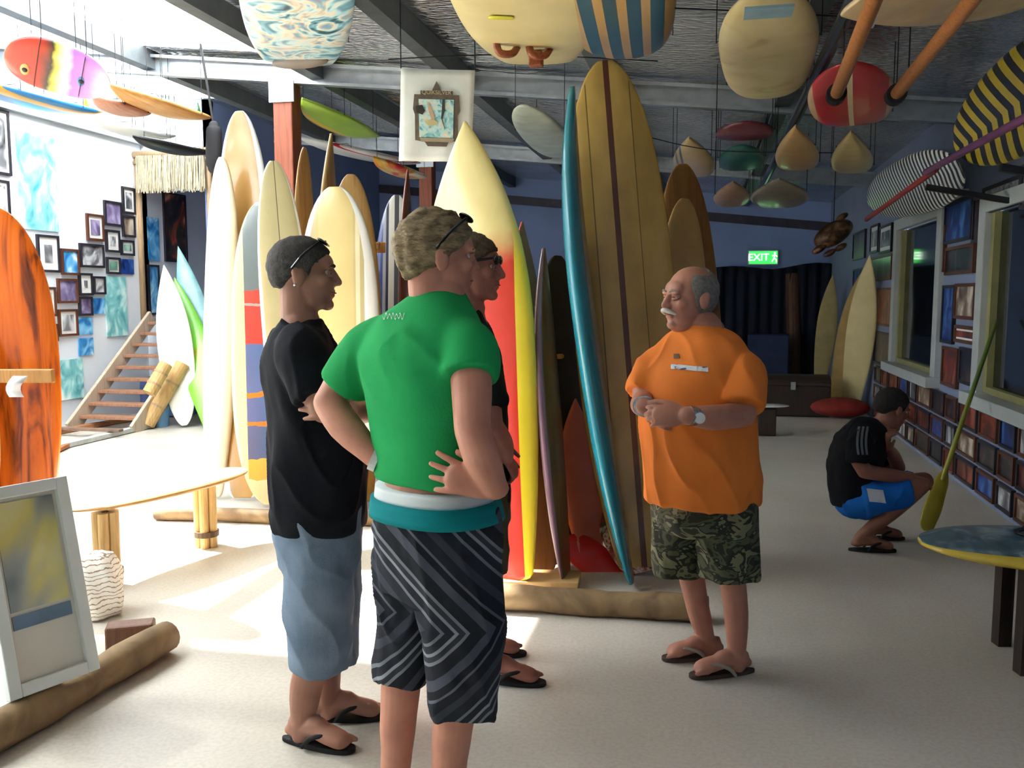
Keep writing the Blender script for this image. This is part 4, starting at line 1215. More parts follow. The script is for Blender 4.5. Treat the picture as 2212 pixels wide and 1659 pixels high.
# ------------------------------------------------------------------ back wall: exit sign, dark drape, brown pole
yb = YB - 0.05
a, c = Py(1616, 541, yb), Py(1681, 572, yb)
rt = empty('exit_sign', ((a.x + c.x) / 2, YB, c.z), 'green illuminated EXIT sign on the blue wall', 'sign')
G().box(((a.x + c.x) / 2, YB - 0.04, (a.z + c.z) / 2), (c.x - a.x, 0.08, a.z - c.z)).obj('housing', M('sign_housing', '#dfe4de', 0.4), rt, bevel=0.01)
def emit(name, colr, s):
    m = bpy.data.materials.new(name); m.use_nodes = True
    b = m.node_tree.nodes['Principled BSDF']; b.inputs['Base Color'].default_value = C(colr)
    b.inputs['Emission Color'].default_value = C(colr); b.inputs['Emission Strength'].default_value = s
    return m
G().box(((a.x + c.x) / 2, YB - 0.085, (a.z + c.z) / 2), ((c.x - a.x) * 0.92, 0.012, (a.z - c.z) * 0.86)).obj('lit_face', emit('sign_green', '#2fb84a', 1.6), rt)
text('EXIT', Vector(((a.x + c.x) / 2 - 0.08, YB - 0.094, (a.z + c.z) / 2)), (a.z - c.z) * 0.68, Vector((1, 0, 0)), UP, emit('sign_white', '#f4fff4', 3.0), 'lettering', rt, 0.003)
# running-man pictogram beside the word
px_ = (c.x + (a.x + c.x) / 2) / 2 + 0.07; pz_ = (a.z + c.z) / 2
g = G(); g.ball((px_, YB - 0.094, pz_ + 0.075), (0.018, 0.004, 0.018), 10, 6)
for (p, q) in (((0, 0.05), (-0.015, -0.01)), ((-0.015, -0.01), (0.03, -0.045)), ((0.03, -0.045), (0.025, -0.09)), ((-0.015, -0.01), (-0.05, -0.08)), ((0, 0.045), (0.04, 0.015)), ((0, 0.045), (-0.045, 0.03))):
    g.bar((px_ + p[0], YB - 0.094, pz_ + p[1]), (px_ + q[0], YB - 0.094, pz_ + q[1]), 0.006, 0.016, (0, 1, 0))
g.obj('pictogram', MATS.setdefault('sw', bpy.data.materials['sign_white']), rt)

m_drape = M('dark_navy_drape', '#10182a', 0.85, var=0.4, scale=2.5, bump=0.3, bscale=6)
yd = YB - 0.35
x0, x1 = Py(1536, 640, yd).x, Py(1806, 640, yd).x
ztop = Py(1640, 578, yd).z
vs, fs = [], []
NX, NZ = 60, 10
for j in range(NZ + 1):
    for i in range(NX + 1):
        t = i / NX
        top = ztop + 0.03 * math.sin(t * 9) + 0.05 * (t > 0.5) * math.sin((t - 0.5) * 5)
        vs.append(Vector((x0 + (x1 - x0) * t, yd + 0.05 * math.sin(i * 1.1) + 0.02 * math.sin(i * 2.7 + j), 0.01 + (top - 0.01) * j / NZ)))
for j in range(NZ):
    for i in range(NX):
        fs.append((j * (NX + 1) + i, j * (NX + 1) + i + 1, (j + 1) * (NX + 1) + i + 1, (j + 1) * (NX + 1) + i))
g = G(); g.add(vs, fs)
o = g.obj('drape', m_drape, smooth=True); o.modifiers.new('s', 'SOLIDIFY').thickness = 0.01
tag(o, 'dark navy drape with wavy top hanging below the EXIT sign', 'drape')
G_ = G().tube([H(1716, 880, 15.6), H(1712, 592, 15.9)], [0.11, 0.13], 14, round_ends=False)
tag(G_.obj('carved_pole', wood('dark_brown_pole', '#3a2418', '#5c3c28', 0.6), smooth=False), 'thick dark brown pole standing before the navy drape', 'pole')
a = H(1612, 850, 15.4); c = H(1702, 722, 15.4)
tag(G().box(((a.x + c.x) / 2, a.y, c.z / 2 + 0.005), (abs(c.x - a.x), 0.3, c.z)).obj('navy_cabinet', M('navy_panel', '#1a2c4c', 0.6, var=0.3), bevel=0.02), 'low navy cabinet before the dark drape', 'cabinet')

# ------------------------------------------------------------------ window-wall corner: boards, trunk, turtle, hanging boards, oars
board('cream board leaning in the corner beside the first window, wider one', ground(1836, 893), H(1882, 548, 11.0), face_dir(-48), 0.4, 0.07, cream, POINT, SQUARE, 0.03, 0.02)
board('cream board with amber edge leaning behind the wider cream one', ground(1806, 880), H(1862, 588, 11.7), face_dir(-48), 0.38, 0.07, tan, POINT, SQUARE, 0.03, 0.02)
board('slim buff board leaning alone before the drape', ground(1770, 836), H(1800, 590, 13.6), face_dir(-25), 0.32, 0.06, buff2, POINT, SQUARE, 0.03, 0.02)
m_dk = wood('dark_trunk_wood', '#1c1512', '#33261e', 0.6)
p = ground(1712, 900)
rt = empty('storage_chest', p, 'dark wooden chest with domed lid standing beyond the orange-shirted man', 'chest')
G().box(p + Vector((0, 0.3, 0.2)), (0.95, 0.5, 0.4)).obj('body', m_dk, rt, bevel=0.015)
rings = []
for x in (-0.475, 0.475):
    rings.append([p + Vector((x, 0.3 - 0.25 * math.cos(pi * k / 12), 0.405 + 0.13 * math.sin(pi * k / 12))) for k in range(13)])
G().loft(rings).obj('lid', m_dk, rt)
G().box(p + Vector((0, 0.04, 0.4)), (0.06, 0.02, 0.1)).obj('clasp', m_galv, rt)
p = ground(1655, 905)
rt = empty('white_glare_oval', p, 'small white oval standing in for a glare beside the dark chest', 'table')  # white oval top put in as the shape of a bright glare
cc = Pz(1657, 876, 0.34)
g = board_mesh(0.5, 0.3, 0.03, ROUND, ROUND, 0, 0, 0.5); fm = frame_of(cc - RV * 0.25, cc + RV * 0.25, UP); g.v = [fm @ q for q in g.v]
g.obj('top', M('white_glare_gloss', '#f4f6f6', 0.15, var=0.02, coat=0.6), rt, smooth=True)
G().box(Vector((cc.x, cc.y, 0.16)), (0.2, 0.2, 0.31)).obj('pedestal', m_dk, rt, bevel=0.01)
# red-brown cushion-like bundle in the corner
p = ground(1800, 905)
g = G().ball(p + Vector((0.1, 0.2, 0.13)), (0.38, 0.24, 0.13), 20, 10)
tag(g.obj('red_bundle', M('dark_red_cloth', '#8a2a22', 0.85, var=0.3, bump=0.3, bscale=9), smooth=True), 'dark red cloth bundle at the foot of the leaning cream boards', 'cloth')

# carved turtle hung on the corner
tc = H(1800, 505, 10.2)
rt = empty('carved_turtle', tc, 'brown carved wooden turtle hanging in the corner', 'carving')
tr = Matrix.Rotation(-0.55, 3, HV)
m_turt = splotch('carved_brown', [(0.35, '#2c1c14'), (0.5, '#5a3c26'), (0.65, '#8a6a4a')], 9, 0.5, 0.8, detail=5)
g = G().ball(tc, (0.24, 0.16, 0.13), 20, 12, tr @ Matrix.Rotation(YAW, 3, 'Z'))
g.obj('shell', m_turt, rt, smooth=True)
for (dx, dz, rr) in ((-0.24, -0.06, 0.06), (-0.16, -0.16, 0.05), (-0.02, -0.17, 0.05), (0.16, 0.12, 0.05)):
    q = tc + tr @ (RV * dx + UP * dz) - HV * 0.05
    G().ball(q, (rr * 1.5, rr, rr * 0.7), 12, 8, tr).obj('flipper', m_turt, rt, smooth=True)
G().tube([tc + UP * 0.1, Vector((tc.x, tc.y, zr(tc.x) + 0.2))], 0.005, 6).obj('cord', m_strap, rt)

def cross_stripes(name, c1, c2, n, L, zigzag=0.0):
    if name in MATS: return MATS[name]
    m, nt, b = new_mat(name, 0.35, 0, 0.5, 0.2)
    v = coords(nt)
    s = nt.nodes.new('ShaderNodeSeparateXYZ'); nt.links.new(v, s.inputs[0])
    ab = nt.nodes.new('ShaderNodeMath'); ab.operation = 'ABSOLUTE'; nt.links.new(s.outputs['X'], ab.inputs[0])
    ma = nt.nodes.new('ShaderNodeMath'); ma.operation = 'MULTIPLY_ADD'; nt.links.new(ab.outputs[0], ma.inputs[0]); ma.inputs[1].default_value = zigzag; nt.links.new(s.outputs['Z'], ma.inputs[2])
    mu = nt.nodes.new('ShaderNodeMath'); mu.operation = 'MULTIPLY'; nt.links.new(ma.outputs[0], mu.inputs[0]); mu.inputs[1].default_value = n / L
    fr = nt.nodes.new('ShaderNodeMath'); fr.operation = 'FRACT'; nt.links.new(mu.outputs[0], fr.inputs[0])
    nt.links.new(ramp(nt, fr.outputs[0], [(0, c1), (0.5, c2)], 'CONSTANT'), b.inputs['Base Color'])
    MATS[name] = m
    return m
xw = 1.72
n0 = Px(2092, 356, xw); f0 = Px(1884, 436, xw)
fdir = Vector((-0.9, 0, -0.42))
board('long board with black and white cross stripes on the window wall', f0, n0, fdir, 0.52, 0.08, cross_stripes('black_white_ribs', '#c8ccc8', '#2a2c34', 30, 3.4, 0.35), ROUND, ROUND, 0.04, 0.04)
n1 = Px(2420, 60, xw); f1 = Px(2078, 318, xw)
board('yellow board with black chevrons high on the window wall', f1, n1, fdir, 0.56, 0.08, cross_stripes('yellow_black_chevrons', '#b8a024', '#1c1e24', 13, 2.6, 0.8), POINT, ROUND, 0.04, 0.04)
m_rp = wood('red_paddle_wood', '#6a1e1c', '#8c302a', 0.4)
def pole(label, a, c, r_, mat, name='paddle_shaft', cat='pole', blade=None, bm_=None):
    rt = empty(name, (a + c) / 2, label, cat)
    G().tube([a, c], r_, 10).obj('shaft', mat, rt, smooth=True)
    return rt
pole('red wooden pole lying along the black and white striped board', Px(1872, 474, 1.46), Px(2022, 366, 1.46), 0.022, m_rp, 'red_pole')
pole('purple pole lying along the yellow chevron board', Px(2000, 372, 1.42), Px(2300, 208, 1.42), 0.022, M('purple_paint', '#6a3a60', 0.4), 'purple_pole')
# wall brackets that carry them
for (px, py, lab) in ((2000, 404, 'black bracket arm under the striped board, far one'), (2160, 362, 'black bracket arm under the yellow chevron board')):
    q = Px(px, py, 1.5)
    g = G().bar(q, Vector((XR, q.y, q.z - 0.12)), 0.05, 0.04, (0, 1, 0))
    tag(g.obj('bracket_arm', M('black_steel', '#17181c', 0.5), bevel=0.004), lab, 'bracket')
# tube light batten on the wall
a, c = Px(1990, 452, XR - 0.05), Px(2082, 414, XR - 0.05)
rt = empty('tube_light', (a + c) / 2, 'unlit white tube light batten on the window wall', 'light')
G().bar(a, c, 0.08, 0.05).obj('batten', m_wframe, rt); G().tube([a + Vector((-0.045, 0, 0)), c + Vector((-0.045, 0, 0))], 0.016, 10).obj('tube', M('tube_glass', '#e8e8e4', 0.3), rt, smooth=True)

# oars under the roof
m_oar = wood('oar_timber', '#7a4a24', '#a66a38', 0.4, stretch=(10, 10, 10))
def oar(label, a, c):
    rt = empty('wooden_oar', (a + c) / 2, label, 'oar')
    G().tube([a, c], [0.032, 0.036], 12).obj('shaft', m_oar, rt, smooth=True)
    d = (c - a).normalized()
    G().tube([c - d * 0.06, c + d * 0.04], 0.055, 16, round_ends=False).obj('collar', M('black_rubber', '#111214', 0.6), rt, smooth=False)
    G().tube([c + d * 0.03, c + d * 0.1], [0.03, 0.026], 12).obj('grip', M('pale_grip', '#b8b0a0', 0.5), rt, smooth=True)
    bl = G()
    s = d.cross(UP).normalized()
    bl.tube([a - d * 0.55, a - d * 0.3, a + d * 0.02], [0.075, 0.085, 0.035], 14, flat=0.22, side=s, smooth=4)
    bl.obj('blade', m_oar, rt, smooth=True)
    # cords to the roof
    for t in (0.2, 0.8):
        q = a.lerp(c, t)
        G().tube([q, Vector((q.x, q.y, zr(q.x) + 0.24))], 0.004, 6).obj('cord', m_strap, rt)
oar('wooden oar with black collar hanging over the red rescue board', Pz(1912, -60, 2.72), Pz(1806, 205, 2.72))
oar('wooden oar with black collar hanging right of the red rescue board', Pz(2140, -50, 2.72), Pz(1934, 206, 2.72))
g = G().tube([Pz(1898, -10, 2.78), Pz(1878, 58, 2.78)], 0.02, 12, flat=0.4, side=RV)
tag(g.obj('white_fin', M('white_plastic', '#e6e6e0', 0.4), smooth=True), 'slim white plastic fin tied beside the first oar', 'fin')

# paddle leaning by the table, and the board table
c = Px(2152, 694, XR - 0.04)
a = ground(2000, 1142)
rt = empty('yellow_paddle', a, 'green and yellow paddle leaning upright beside the board table', 'paddle')
m_pad = bands('yellow_green_paddle', [('Z', 0, 2.0, [(0, '#a89a2c'), (0.3, '#8a8c2c'), (0.5, '#4f6e34'), (0.75, '#6e7a2e'), (1, '#a8942c')], 'LINEAR')], rough=0.4, coat=0.1)
d = (c - a).normalized()
G().tube([a + d * 0.38, c], [0.018, 0.015], 10).obj('shaft', m_pad, rt, smooth=True)
G().tube([a + d * 0.03, a + d * 0.16, a + d * 0.34, a + d * 0.46], [0.05, 0.06, 0.05, 0.018], 16, flat=0.18, side=RV, smooth=4).obj('blade', M('yellow_blade', '#a89a2c', 0.4), rt, smooth=True)

t0 = Pz(1984, 1168, 0.5); t1 = t0 + RV * 1.12 - HV * 0.28
cpt = (t0 + t1) / 2
rt = empty('board_table', Vector((cpt.x, cpt.y, 0)), 'low table topped by a blue-grey board with yellow rail', 'table')
g = board_mesh((t1 - t0).length, 0.62, 0.1, ROUND, ROUND, 0, 0, 0.5); fm = frame_of(t0, t1, UP); g.v = [fm @ q for q in g.v]
m_tt = splotch('blue_grey_painted_top', [(0.35, '#2c4450'), (0.5, '#47687a'), (0.6, '#8a98a0'), (0.68, '#3c5666'), (0.8, '#20323c')], 4, 0.3, 1.5, coat=0.4)
m_ty = M('yellow_table_rail', '#cdb23c', 0.25, var=0.1, coat=0.4)
g.obj('top', [m_tt, m_ty, m_ty], rt, smooth=True)
for (u, w) in ((0.4, -0.16), (0.4, 0.16), (0.95, -0.16), (0.95, 0.16)):
    q = t0 + (t1 - t0).normalized() * u + (t1 - t0).normalized().cross(UP) * w
    G().bar(Vector((q.x, q.y, 0)), Vector((q.x, q.y, 0.46)), 0.06, 0.06, RV).obj('leg', m_dk, rt)
q = t0 + (t1 - t0).normalized() * 0.68
G().box(Vector((q.x, q.y, 0.2)), (0.45, 0.24, 0.36), Matrix.Rotation(YAW - 0.22, 3, 'Z')).obj('drawer_box', m_dk, rt, bevel=0.01)
# things on the table: coiled dark leash
q = t0 + (t1 - t0).normalized() * 0.5 + UP * 0.062
pts = [q + RV * (0.11 + 0.008 * k / 10) * math.cos(k * 0.5) + HV * 0.08 * math.sin(k * 0.5) + UP * (0.002 * k / 5) for k in range(30)]
tag(G().tube(pts, 0.007, 8).obj('coiled_leash', M('black_leash', '#15161a', 0.4), smooth=True), 'black leash coiled on the blue-grey table', 'leash')

# pipe slung under the rafters
g = G().tube([(0.64, -2.9, 2.99), (0.64, 12.5, 2.99)], 0.04, 14, round_ends=False)
rt = empty('steel_pipe', (0.64, 5.0, 2.95), 'dark steel pipe running under the rafters past the oval board', 'pipe')
g.obj('pipe', M('dark_glossy_steel', '#3c4448', 0.2, metal=0.6, var=0.15), rt, smooth=False)
for y in (3.75, 8.15, 12.46):
    G().bar((0.64, y, 2.99), (0.64, y, zr(0.64) + 0.02), 0.02, 0.03, (1, 0, 0)).obj('hanger', m_dsteel, rt)
# black bag hanging by the tall boards
q0, q1 = H(462, 272, 8.6), H(462, 362, 8.6)
rt = empty('hanging_bag', q1, 'slim black bag hanging by a strap behind the tallest board', 'bag')
G().tube([q0, q0.lerp(q1, 0.15), q0.lerp(q1, 0.85), q1], [0.05, 0.075, 0.08, 0.06], 16, flat=0.6, side=RV, smooth=3).obj('body', M('black_nylon', '#0e0f14', 0.7), rt, smooth=True)
G().tube([q0, Vector((q0.x, q0.y, zr(q0.x) + 0.24)) - RV * 0.1], 0.012, 8).obj('strap', m_strap, rt)
# thin cables slung under the rafters
for (p, lab) in (([H(840, 128, 6.0), H(1100, 118, 6.0), H(1420, 132, 6.1)], 'thin cable slung past the banner below the foil'),
                 ([H(1240, 10, 4.8), H(1560, 22, 4.8), H(1900, 40, 4.9)], 'thin cable slung across the striped and oval boards'),
                 ([H(1400, 296, 7.6), H(1560, 326, 7.7), H(1880, 330, 7.8)], 'thin cable slung before the far pointed boards')):
    tag(G().tube(p, 0.004, 6, smooth=5).obj('slung_cable', m_strap, smooth=True), lab, 'cable')
# ------------------------------------------------------------------ people
def solidify_union(g, name, voxel, it, mat, parent, wrinkle=None, smooth_f=0.5):
    """join overlapping closed pieces into one continuous surface"""
    me = bpy.data.meshes.new('raw')
    me.from_pydata([tuple(p) for p in g.v], [], g.f)
    bm = bmesh.new(); bm.from_mesh(me); bmesh.ops.recalc_face_normals(bm, faces=bm.faces); bm.to_mesh(me); bm.free()
    t = bpy.data.objects.new('raw', me); COL.objects.link(t)
    md = t.modifiers.new('r', 'REMESH'); md.mode = 'VOXEL'; md.voxel_size = voxel; md.use_smooth_shade = True
    sm = t.modifiers.new('s', 'SMOOTH'); sm.factor = smooth_f; sm.iterations = it
    dg = bpy.context.evaluated_depsgraph_get()
    out = bpy.data.meshes.new_from_object(t.evaluated_get(dg))
    bpy.data.objects.remove(t); bpy.data.meshes.remove(me)
    n = len(out.vertices)
    co = np.empty(n * 3, 'f'); out.vertices.foreach_get('co', co); co = co.reshape(-1, 3)
    if wrinkle:
        amp, fs = wrinkle
        no = np.empty(n * 3, 'f'); out.vertices.foreach_get('normal', no); no = no.reshape(-1, 3)
        f = np.array([noise.noise(Vector((c[0] * fs[0], c[1] * fs[1], c[2] * fs[2]))) + 0.5 * noise.noise(Vector((c[0] * fs[0] * 2.3 + c[2] * 6, c[1] * fs[1] * 2.3, c[2] * fs[2] * 2.1))) for c in co], 'f')
        rdg = np.array([1 - abs(noise.noise(Vector((c[0] * fs[0] * 0.9 + 5 + c[2] * 1.6, c[1] * fs[1] * 0.9 - c[2] * 1.6, c[2] * fs[2] * 0.8)))) * 2.2 for c in co], 'f')
        co = co + no * (f * amp * 1.6 + np.clip(rdg, 0, 1) ** 3 * amp * 1.5)[:, None]
    off = parent.matrix_world.translation
    co = co - np.array(off, 'f')
    out.vertices.foreach_set('co', co.ravel())
    out.name = name
    out.materials.clear(); out.materials.append(mat)
    out.polygons.foreach_set('use_smooth', [True] * len(out.polygons))
    out.update()
    o = bpy.data.objects.new(name, out); COL.objects.link(o); o.parent = parent
    return o

def basis(f, nod=0.0):
    f = Vector(f).normalized(); x = f.cross(UP).normalized()
    m = Matrix(((x.x, f.x, 0), (x.y, f.y, 0), (x.z, f.z, 1)))
    return m @ Matrix.Rotation(nod, 3, 'X')

def ring(c, rx, ry, f, n=36, e=0.85, upd=UP):
    f = Vector(f); f = Vector((f.x, f.y, 0)).normalized(); s = f.cross(UP).normalized()
    out = []
    for j in range(n):
        a = 2 * pi * j / n
        ca, sa = math.cos(a), math.sin(a)
        out.append(c + s * (rx * math.copysign(abs(ca) ** e, ca)) + f * (ry * math.copysign(abs(sa) ** e, sa)))
    return out

def dense(rings, k=3):
    """smoothly add rings in between"""
    out = []
    n = len(rings)
    for i in range(n - 1):
        r0, r1, r2, r3 = rings[max(i - 1, 0)], rings[i], rings[i + 1], rings[min(i + 2, n - 1)]
        for q in range(k):
            t = q / k
            out.append([0.5 * ((2 * b) + (c - a) * t + (2 * a - 5 * b + 4 * c - d) * t * t + (3 * b - a - 3 * c + d) * t ** 3) for a, b, c, d in zip(r0, r1, r2, r3)])
    out.append(rings[-1])
    return out

def add_head(g, c, f, nod=0.0, k=1.0, neck=None, jaw=1.0):
    B = basis(f, nod)
    def P(x, y, z): return c + B @ Vector((x, y, z)) * k
    def ball(p, r): g.ball(P(*p), tuple(q * k for q in r), 20, 14, B)
    ball((0, -0.012, 0.032), (0.077, 0.098, 0.088))
    ball((0, 0.026, -0.028), (0.064, 0.066, 0.082))
    ball((0, 0.03, -0.074), (0.053 * jaw, 0.056, 0.042))
    ball((0, 0.07, -0.098), (0.025, 0.022, 0.019))
    ball((0, 0.062, 0.035), (0.052, 0.034, 0.035))
    for s in (-1, 1):
        ball((s * 0.029, 0.083, 0.021), (0.026, 0.013, 0.009))
        ball((s * 0.042, 0.06, -0.018), (0.022, 0.024, 0.022))
        ball((s * 0.012, 0.098, -0.031), (0.010, 0.012, 0.009))
        ball((s * 0.079, -0.012, -0.008), (0.009, 0.021, 0.034))
        ball((s * 0.083, -0.020, 0.006), (0.008, 0.014, 0.02))
    g.tube([P(0, 0.086, 0.018), P(0, 0.097, -0.004), P(0, 0.108, -0.026)], [0.010 * k, 0.012 * k, 0.0135 * k], 12, smooth=3)
    ball((0, 0.088, -0.054), (0.026, 0.010, 0.008))
    ball((0, 0.086, -0.068), (0.023, 0.010, 0.009))
    if neck is not None:
        g.tube([P(0, -0.02, -0.03), P(0, -0.025, -0.09), neck], [0.058 * k, 0.056 * k, 0.066 * k], 18, smooth=3)
    return B, P

def face_bits(r, c, B, k, lip='#8d4a40', brow='#4a3c32', brow_on=True):
    def P(x, y, z): return c + B @ Vector((x, y, z)) * k
    for s in (-1, 1):
        e = G().ball(P(s * 0.030, 0.0755, 0.003), 0.0125 * k, 14, 10).obj('eye', M('eye_white', '#d8d2c8', 0.2), r, smooth=True)
        G().ball(P(s * 0.030, 0.0855, 0.003), (0.0066 * k, 0.0035 * k, 0.0066 * k), 12, 8, B).obj('iris', M('iris_dark', '#2a2018', 0.2), e, smooth=True)
        for (zz, dz) in ((0.0095, 0.003), (-0.0045, -0.003)):
            G().tube([P(s * 0.017, 0.0845, zz - dz), P(s * 0.030, 0.0895, zz), P(s * 0.043, 0.0795, zz - dz)], [0.004 * k, 0.0052 * k, 0.004 * k], 8, smooth=3).obj('eyelid', sk, r, smooth=True)
        if brow_on:
            G().tube([P(s * 0.012, 0.097, 0.024), P(s * 0.03, 0.0965, 0.029), P(s * 0.05, 0.083, 0.022)], [0.003 * k, 0.0042 * k, 0.0025 * k], 8, smooth=3).obj('eyebrow', M('brow' + brow, brow, 0.9), r, smooth=True)
    G().tube([P(-0.022, 0.087, -0.061), P(0, 0.0975, -0.0605), P(0.022, 0.087, -0.061)], 0.004 * k, 8, smooth=3, flat=0.7).obj('lips', M('lips' + lip, lip, 0.5), r, smooth=True)

def hair_cap(r, c, B, k, mat, region, thick=0.008, rough=0.006, freq=30, name='hair', seg=56):
    """closed cap that only stands proud of the skull where region(x,y,z) is true (unit-ish head coordinates)"""
    rings = []
    nR = 36
    for i in range(nR + 1):
        a = -pi / 2 + pi * min(max(i, 0.15), nR - 0.15) / nR
        row = []
        for j in range(seg):
            b_ = 2 * pi * j / seg
            u = Vector((math.cos(a) * math.cos(b_), math.cos(a) * math.sin(b_), math.sin(a)))
            p = Vector((0.0785 * u.x, -0.012 + 0.0995 * u.y, 0.03 + 0.0895 * u.z))
            if u.z < 0:                      # follow the nape downwards
                p.z = 0.03 + 0.115 * u.z; p.x *= (1 - 0.12 * -u.z)
            w = region(p.x, p.y, p.z)
            w = max(0, min(1, w))
            w = w * (0.75 + 0.25 * w)
            nn = noise.noise(p * freq + Vector((3, 1, 7))) + 0.5 * noise.noise(p * freq * 2.2)
            d = (-0.012) * (1 - w) + (thick + rough * nn) * w
            q = p + u * d
            row.append(c + B @ q * k)
        rings.append(row)
    g = G().loft(rings)
    return g.obj(name, mat, r, smooth=True)

def add_hand(g, w, d, n, th, k=1.0, curl=(0.35, 0.5, 0.4), thumb=0.7, spread=0.1):
    """w wrist, d pointing direction, n the side the fingers bend to, th towards the thumb"""
    d = d.normalized(); n = (n - d * n.dot(d)).normalized()
    th = (th - d * th.dot(d) - n * th.dot(n)).normalized()
    g.tube([w - d * 0.01 * k, w + d * 0.035 * k, w + d * 0.085 * k], [0.028 * k, 0.040 * k, 0.042 * k], 16, flat=0.42, side=th, smooth=3)
    for i, ln in enumerate((0.070, 0.078, 0.072, 0.056)):
        root = w + d * 0.082 * k + th * (0.031 - 0.0205 * i) * k
        p = root - d * 0.015 * k
        pts = [p, root]; a = 0.0
        for sgm, c_ in zip((0.46, 0.30, 0.24), curl):
            a += c_ * (1 + 0.08 * i)
            v = d * math.cos(a) + n * math.sin(a) + th * (spread * (1.3 - 0.9 * i))
            pts.append(pts[-1] + v.normalized() * ln * sgm * 1.15 * k)
        g.tube(pts, [0.0095 * k, 0.0098 * k, 0.0092 * k, 0.0085 * k, 0.0075 * k], 10, smooth=2)
    p0 = w + d * 0.02 * k + th * 0.024 * k
    v1 = (d * (1 - 0.45 * thumb) + th * thumb + n * 0.25).normalized(); v2 = (d * 1.0 + th * 0.35 * thumb + n * 0.3).normalized()
    p1 = p0 + v1 * 0.042 * k; p2 = p1 + v2 * 0.034 * k; p3 = p2 + v2 * 0.026 * k
    g.tube([p0, p1, p2, p3], [0.0145 * k, 0.0125 * k, 0.0105 * k, 0.009 * k], 10, smooth=3)

def add_foot(g, ankle, t, k=1.0, z0=0.022):
    t = Vector((t.x, t.y, 0)).normalized(); s = t.cross(UP)
    b = Vector((ankle.x, ankle.y, 0))
    q = lambda a, l, z: b + t * a * k + s * l * k + UP * (z0 + z * k)
    g.tube([Vector((ankle.x, ankle.y, ankle.z)), q(-0.012, 0, 0.06), q(-0.026, 0, 0.034)], [0.036 * k, 0.036 * k, 0.031 * k], 14, smooth=3)
    g.tube([q(-0.035, 0, 0.03), q(0.04, 0, 0.042), q(0.11, 0.003, 0.03), q(0.15, 0.004, 0.02)], [0.031 * k, 0.038 * k, 0.043 * k, 0.042 * k], 16, smooth=3, flat=0.72, side=s)
    g.tube([ankle, q(0.05, 0, 0.055), q(0.1, 0, 0.032)], [0.036 * k, 0.036 * k, 0.03 * k], 14, smooth=3)
    for i in range(5):
        l = -0.033 + 0.0165 * i
        ln = (0.05, 0.048, 0.044, 0.038, 0.03)[i]
        rr = (0.0125, 0.0095, 0.009, 0.0085, 0.008)[i]
        g.tube([q(0.145 - 0.004 * i, l, 0.014), q(0.145 - 0.006 * i + ln * 0.6, l, 0.014), q(0.145 - 0.006 * i + ln, l, 0.009)], [rr * k, rr * k, rr * 0.8 * k], 8)

def flipflop(r, ankle, t, mat, strap, k=1.0):
    t = Vector((t.x, t.y, 0)).normalized(); s = t.cross(UP); b = Vector((ankle.x, ankle.y, 0))
    pts = []
    for j in range(28):
        a = 2 * pi * j / 28
        u = 0.065 + 0.145 * math.cos(a)
        w = (0.036 + 0.012 * math.cos(a - 0.2)) * math.copysign(abs(math.sin(a)) ** 0.8, math.sin(a))
        pts.append((u * k, w * k))
    low = [b + t * u + s * w + UP * 0.001 for u, w in pts]
    g = G().loft([low, [p + UP * 0.018 for p in low]])
    o = g.obj('flip_flop', mat, r, bevel=0.004)
    q = lambda a, l, z: b + t * a * k + s * l * k + UP * z
    for sd in (-1, 1):
        G().tube([q(0.155, -0.012, 0.03), q(0.12, sd * 0.028, 0.062), q(0.06, sd * 0.046, 0.05), q(0.03, sd * 0.047, 0.016)], [0.006, 0.008, 0.009, 0.007], 8, smooth=3).obj('strap', strap, o)
    return o

def glasses_on_head(r, c, B, k):
    def P(x, y, z): return c + B @ Vector((x, y, z)) * k
    o = G()
    T = B @ Matrix.Rotation(0.95, 3, 'X')
    for s in (-1, 1):
        o.ball(P(s * 0.034, 0.066, 0.104), (0.031 * k, 0.006 * k, 0.021 * k), 16, 10, T)
    o.tube([P(-0.01, 0.072, 0.106), P(0.01, 0.072, 0.106)], 0.004 * k, 8)
    ob = o.obj('sunglasses', M('black_lens', '#0d0e12', 0.12, spec=0.7), r, smooth=True)
    for s in (-1, 1):
        G().tube([P(s * 0.064, 0.056, 0.1), P(s * 0.085, 0.01, 0.066), P(s * 0.087, -0.03, 0.02)], 0.0042 * k, 8, smooth=3).obj('temple_arm', M('black_lens', '#0d0e12'), ob)
    return ob

def skin(name, c):
    if name in MATS: return MATS[name]
    m, nt, b = new_mat(name, 0.5, 0, 0.35)
    n = nt.nodes.new('ShaderNodeTexNoise'); n.inputs['Scale'].default_value = 14; n.inputs['Detail'].default_value = 5
    nt.links.new(coords(nt), n.inputs['Vector'])
    cc = C(c)
    nt.links.new(ramp(nt, n.outputs['Fac'], [(0.3, (cc[0] * 0.86, cc[1] * 0.78, cc[2] * 0.76, 1)), (0.7, (cc[0] * 1.06, cc[1] * 1.04, cc[2] * 1.02, 1))]), b.inputs['Base Color'])
    b.inputs['Subsurface Weight'].default_value = 0.08
    b.inputs['Subsurface Radius'].default_value = (0.012, 0.005, 0.003)
    MATS[name] = m
    return m

def fabric(name, c, var=0.15, scale=5, c2=None):
    return M(name, c, 0.85, var=var, scale=scale, bump=0.12, bscale=160, spec=0.15, col2=c2)

def sm01(x, a, b_):
    t = max(0, min(1, (x - a) / (b_ - a))); return t * t * (3 - 2 * t)

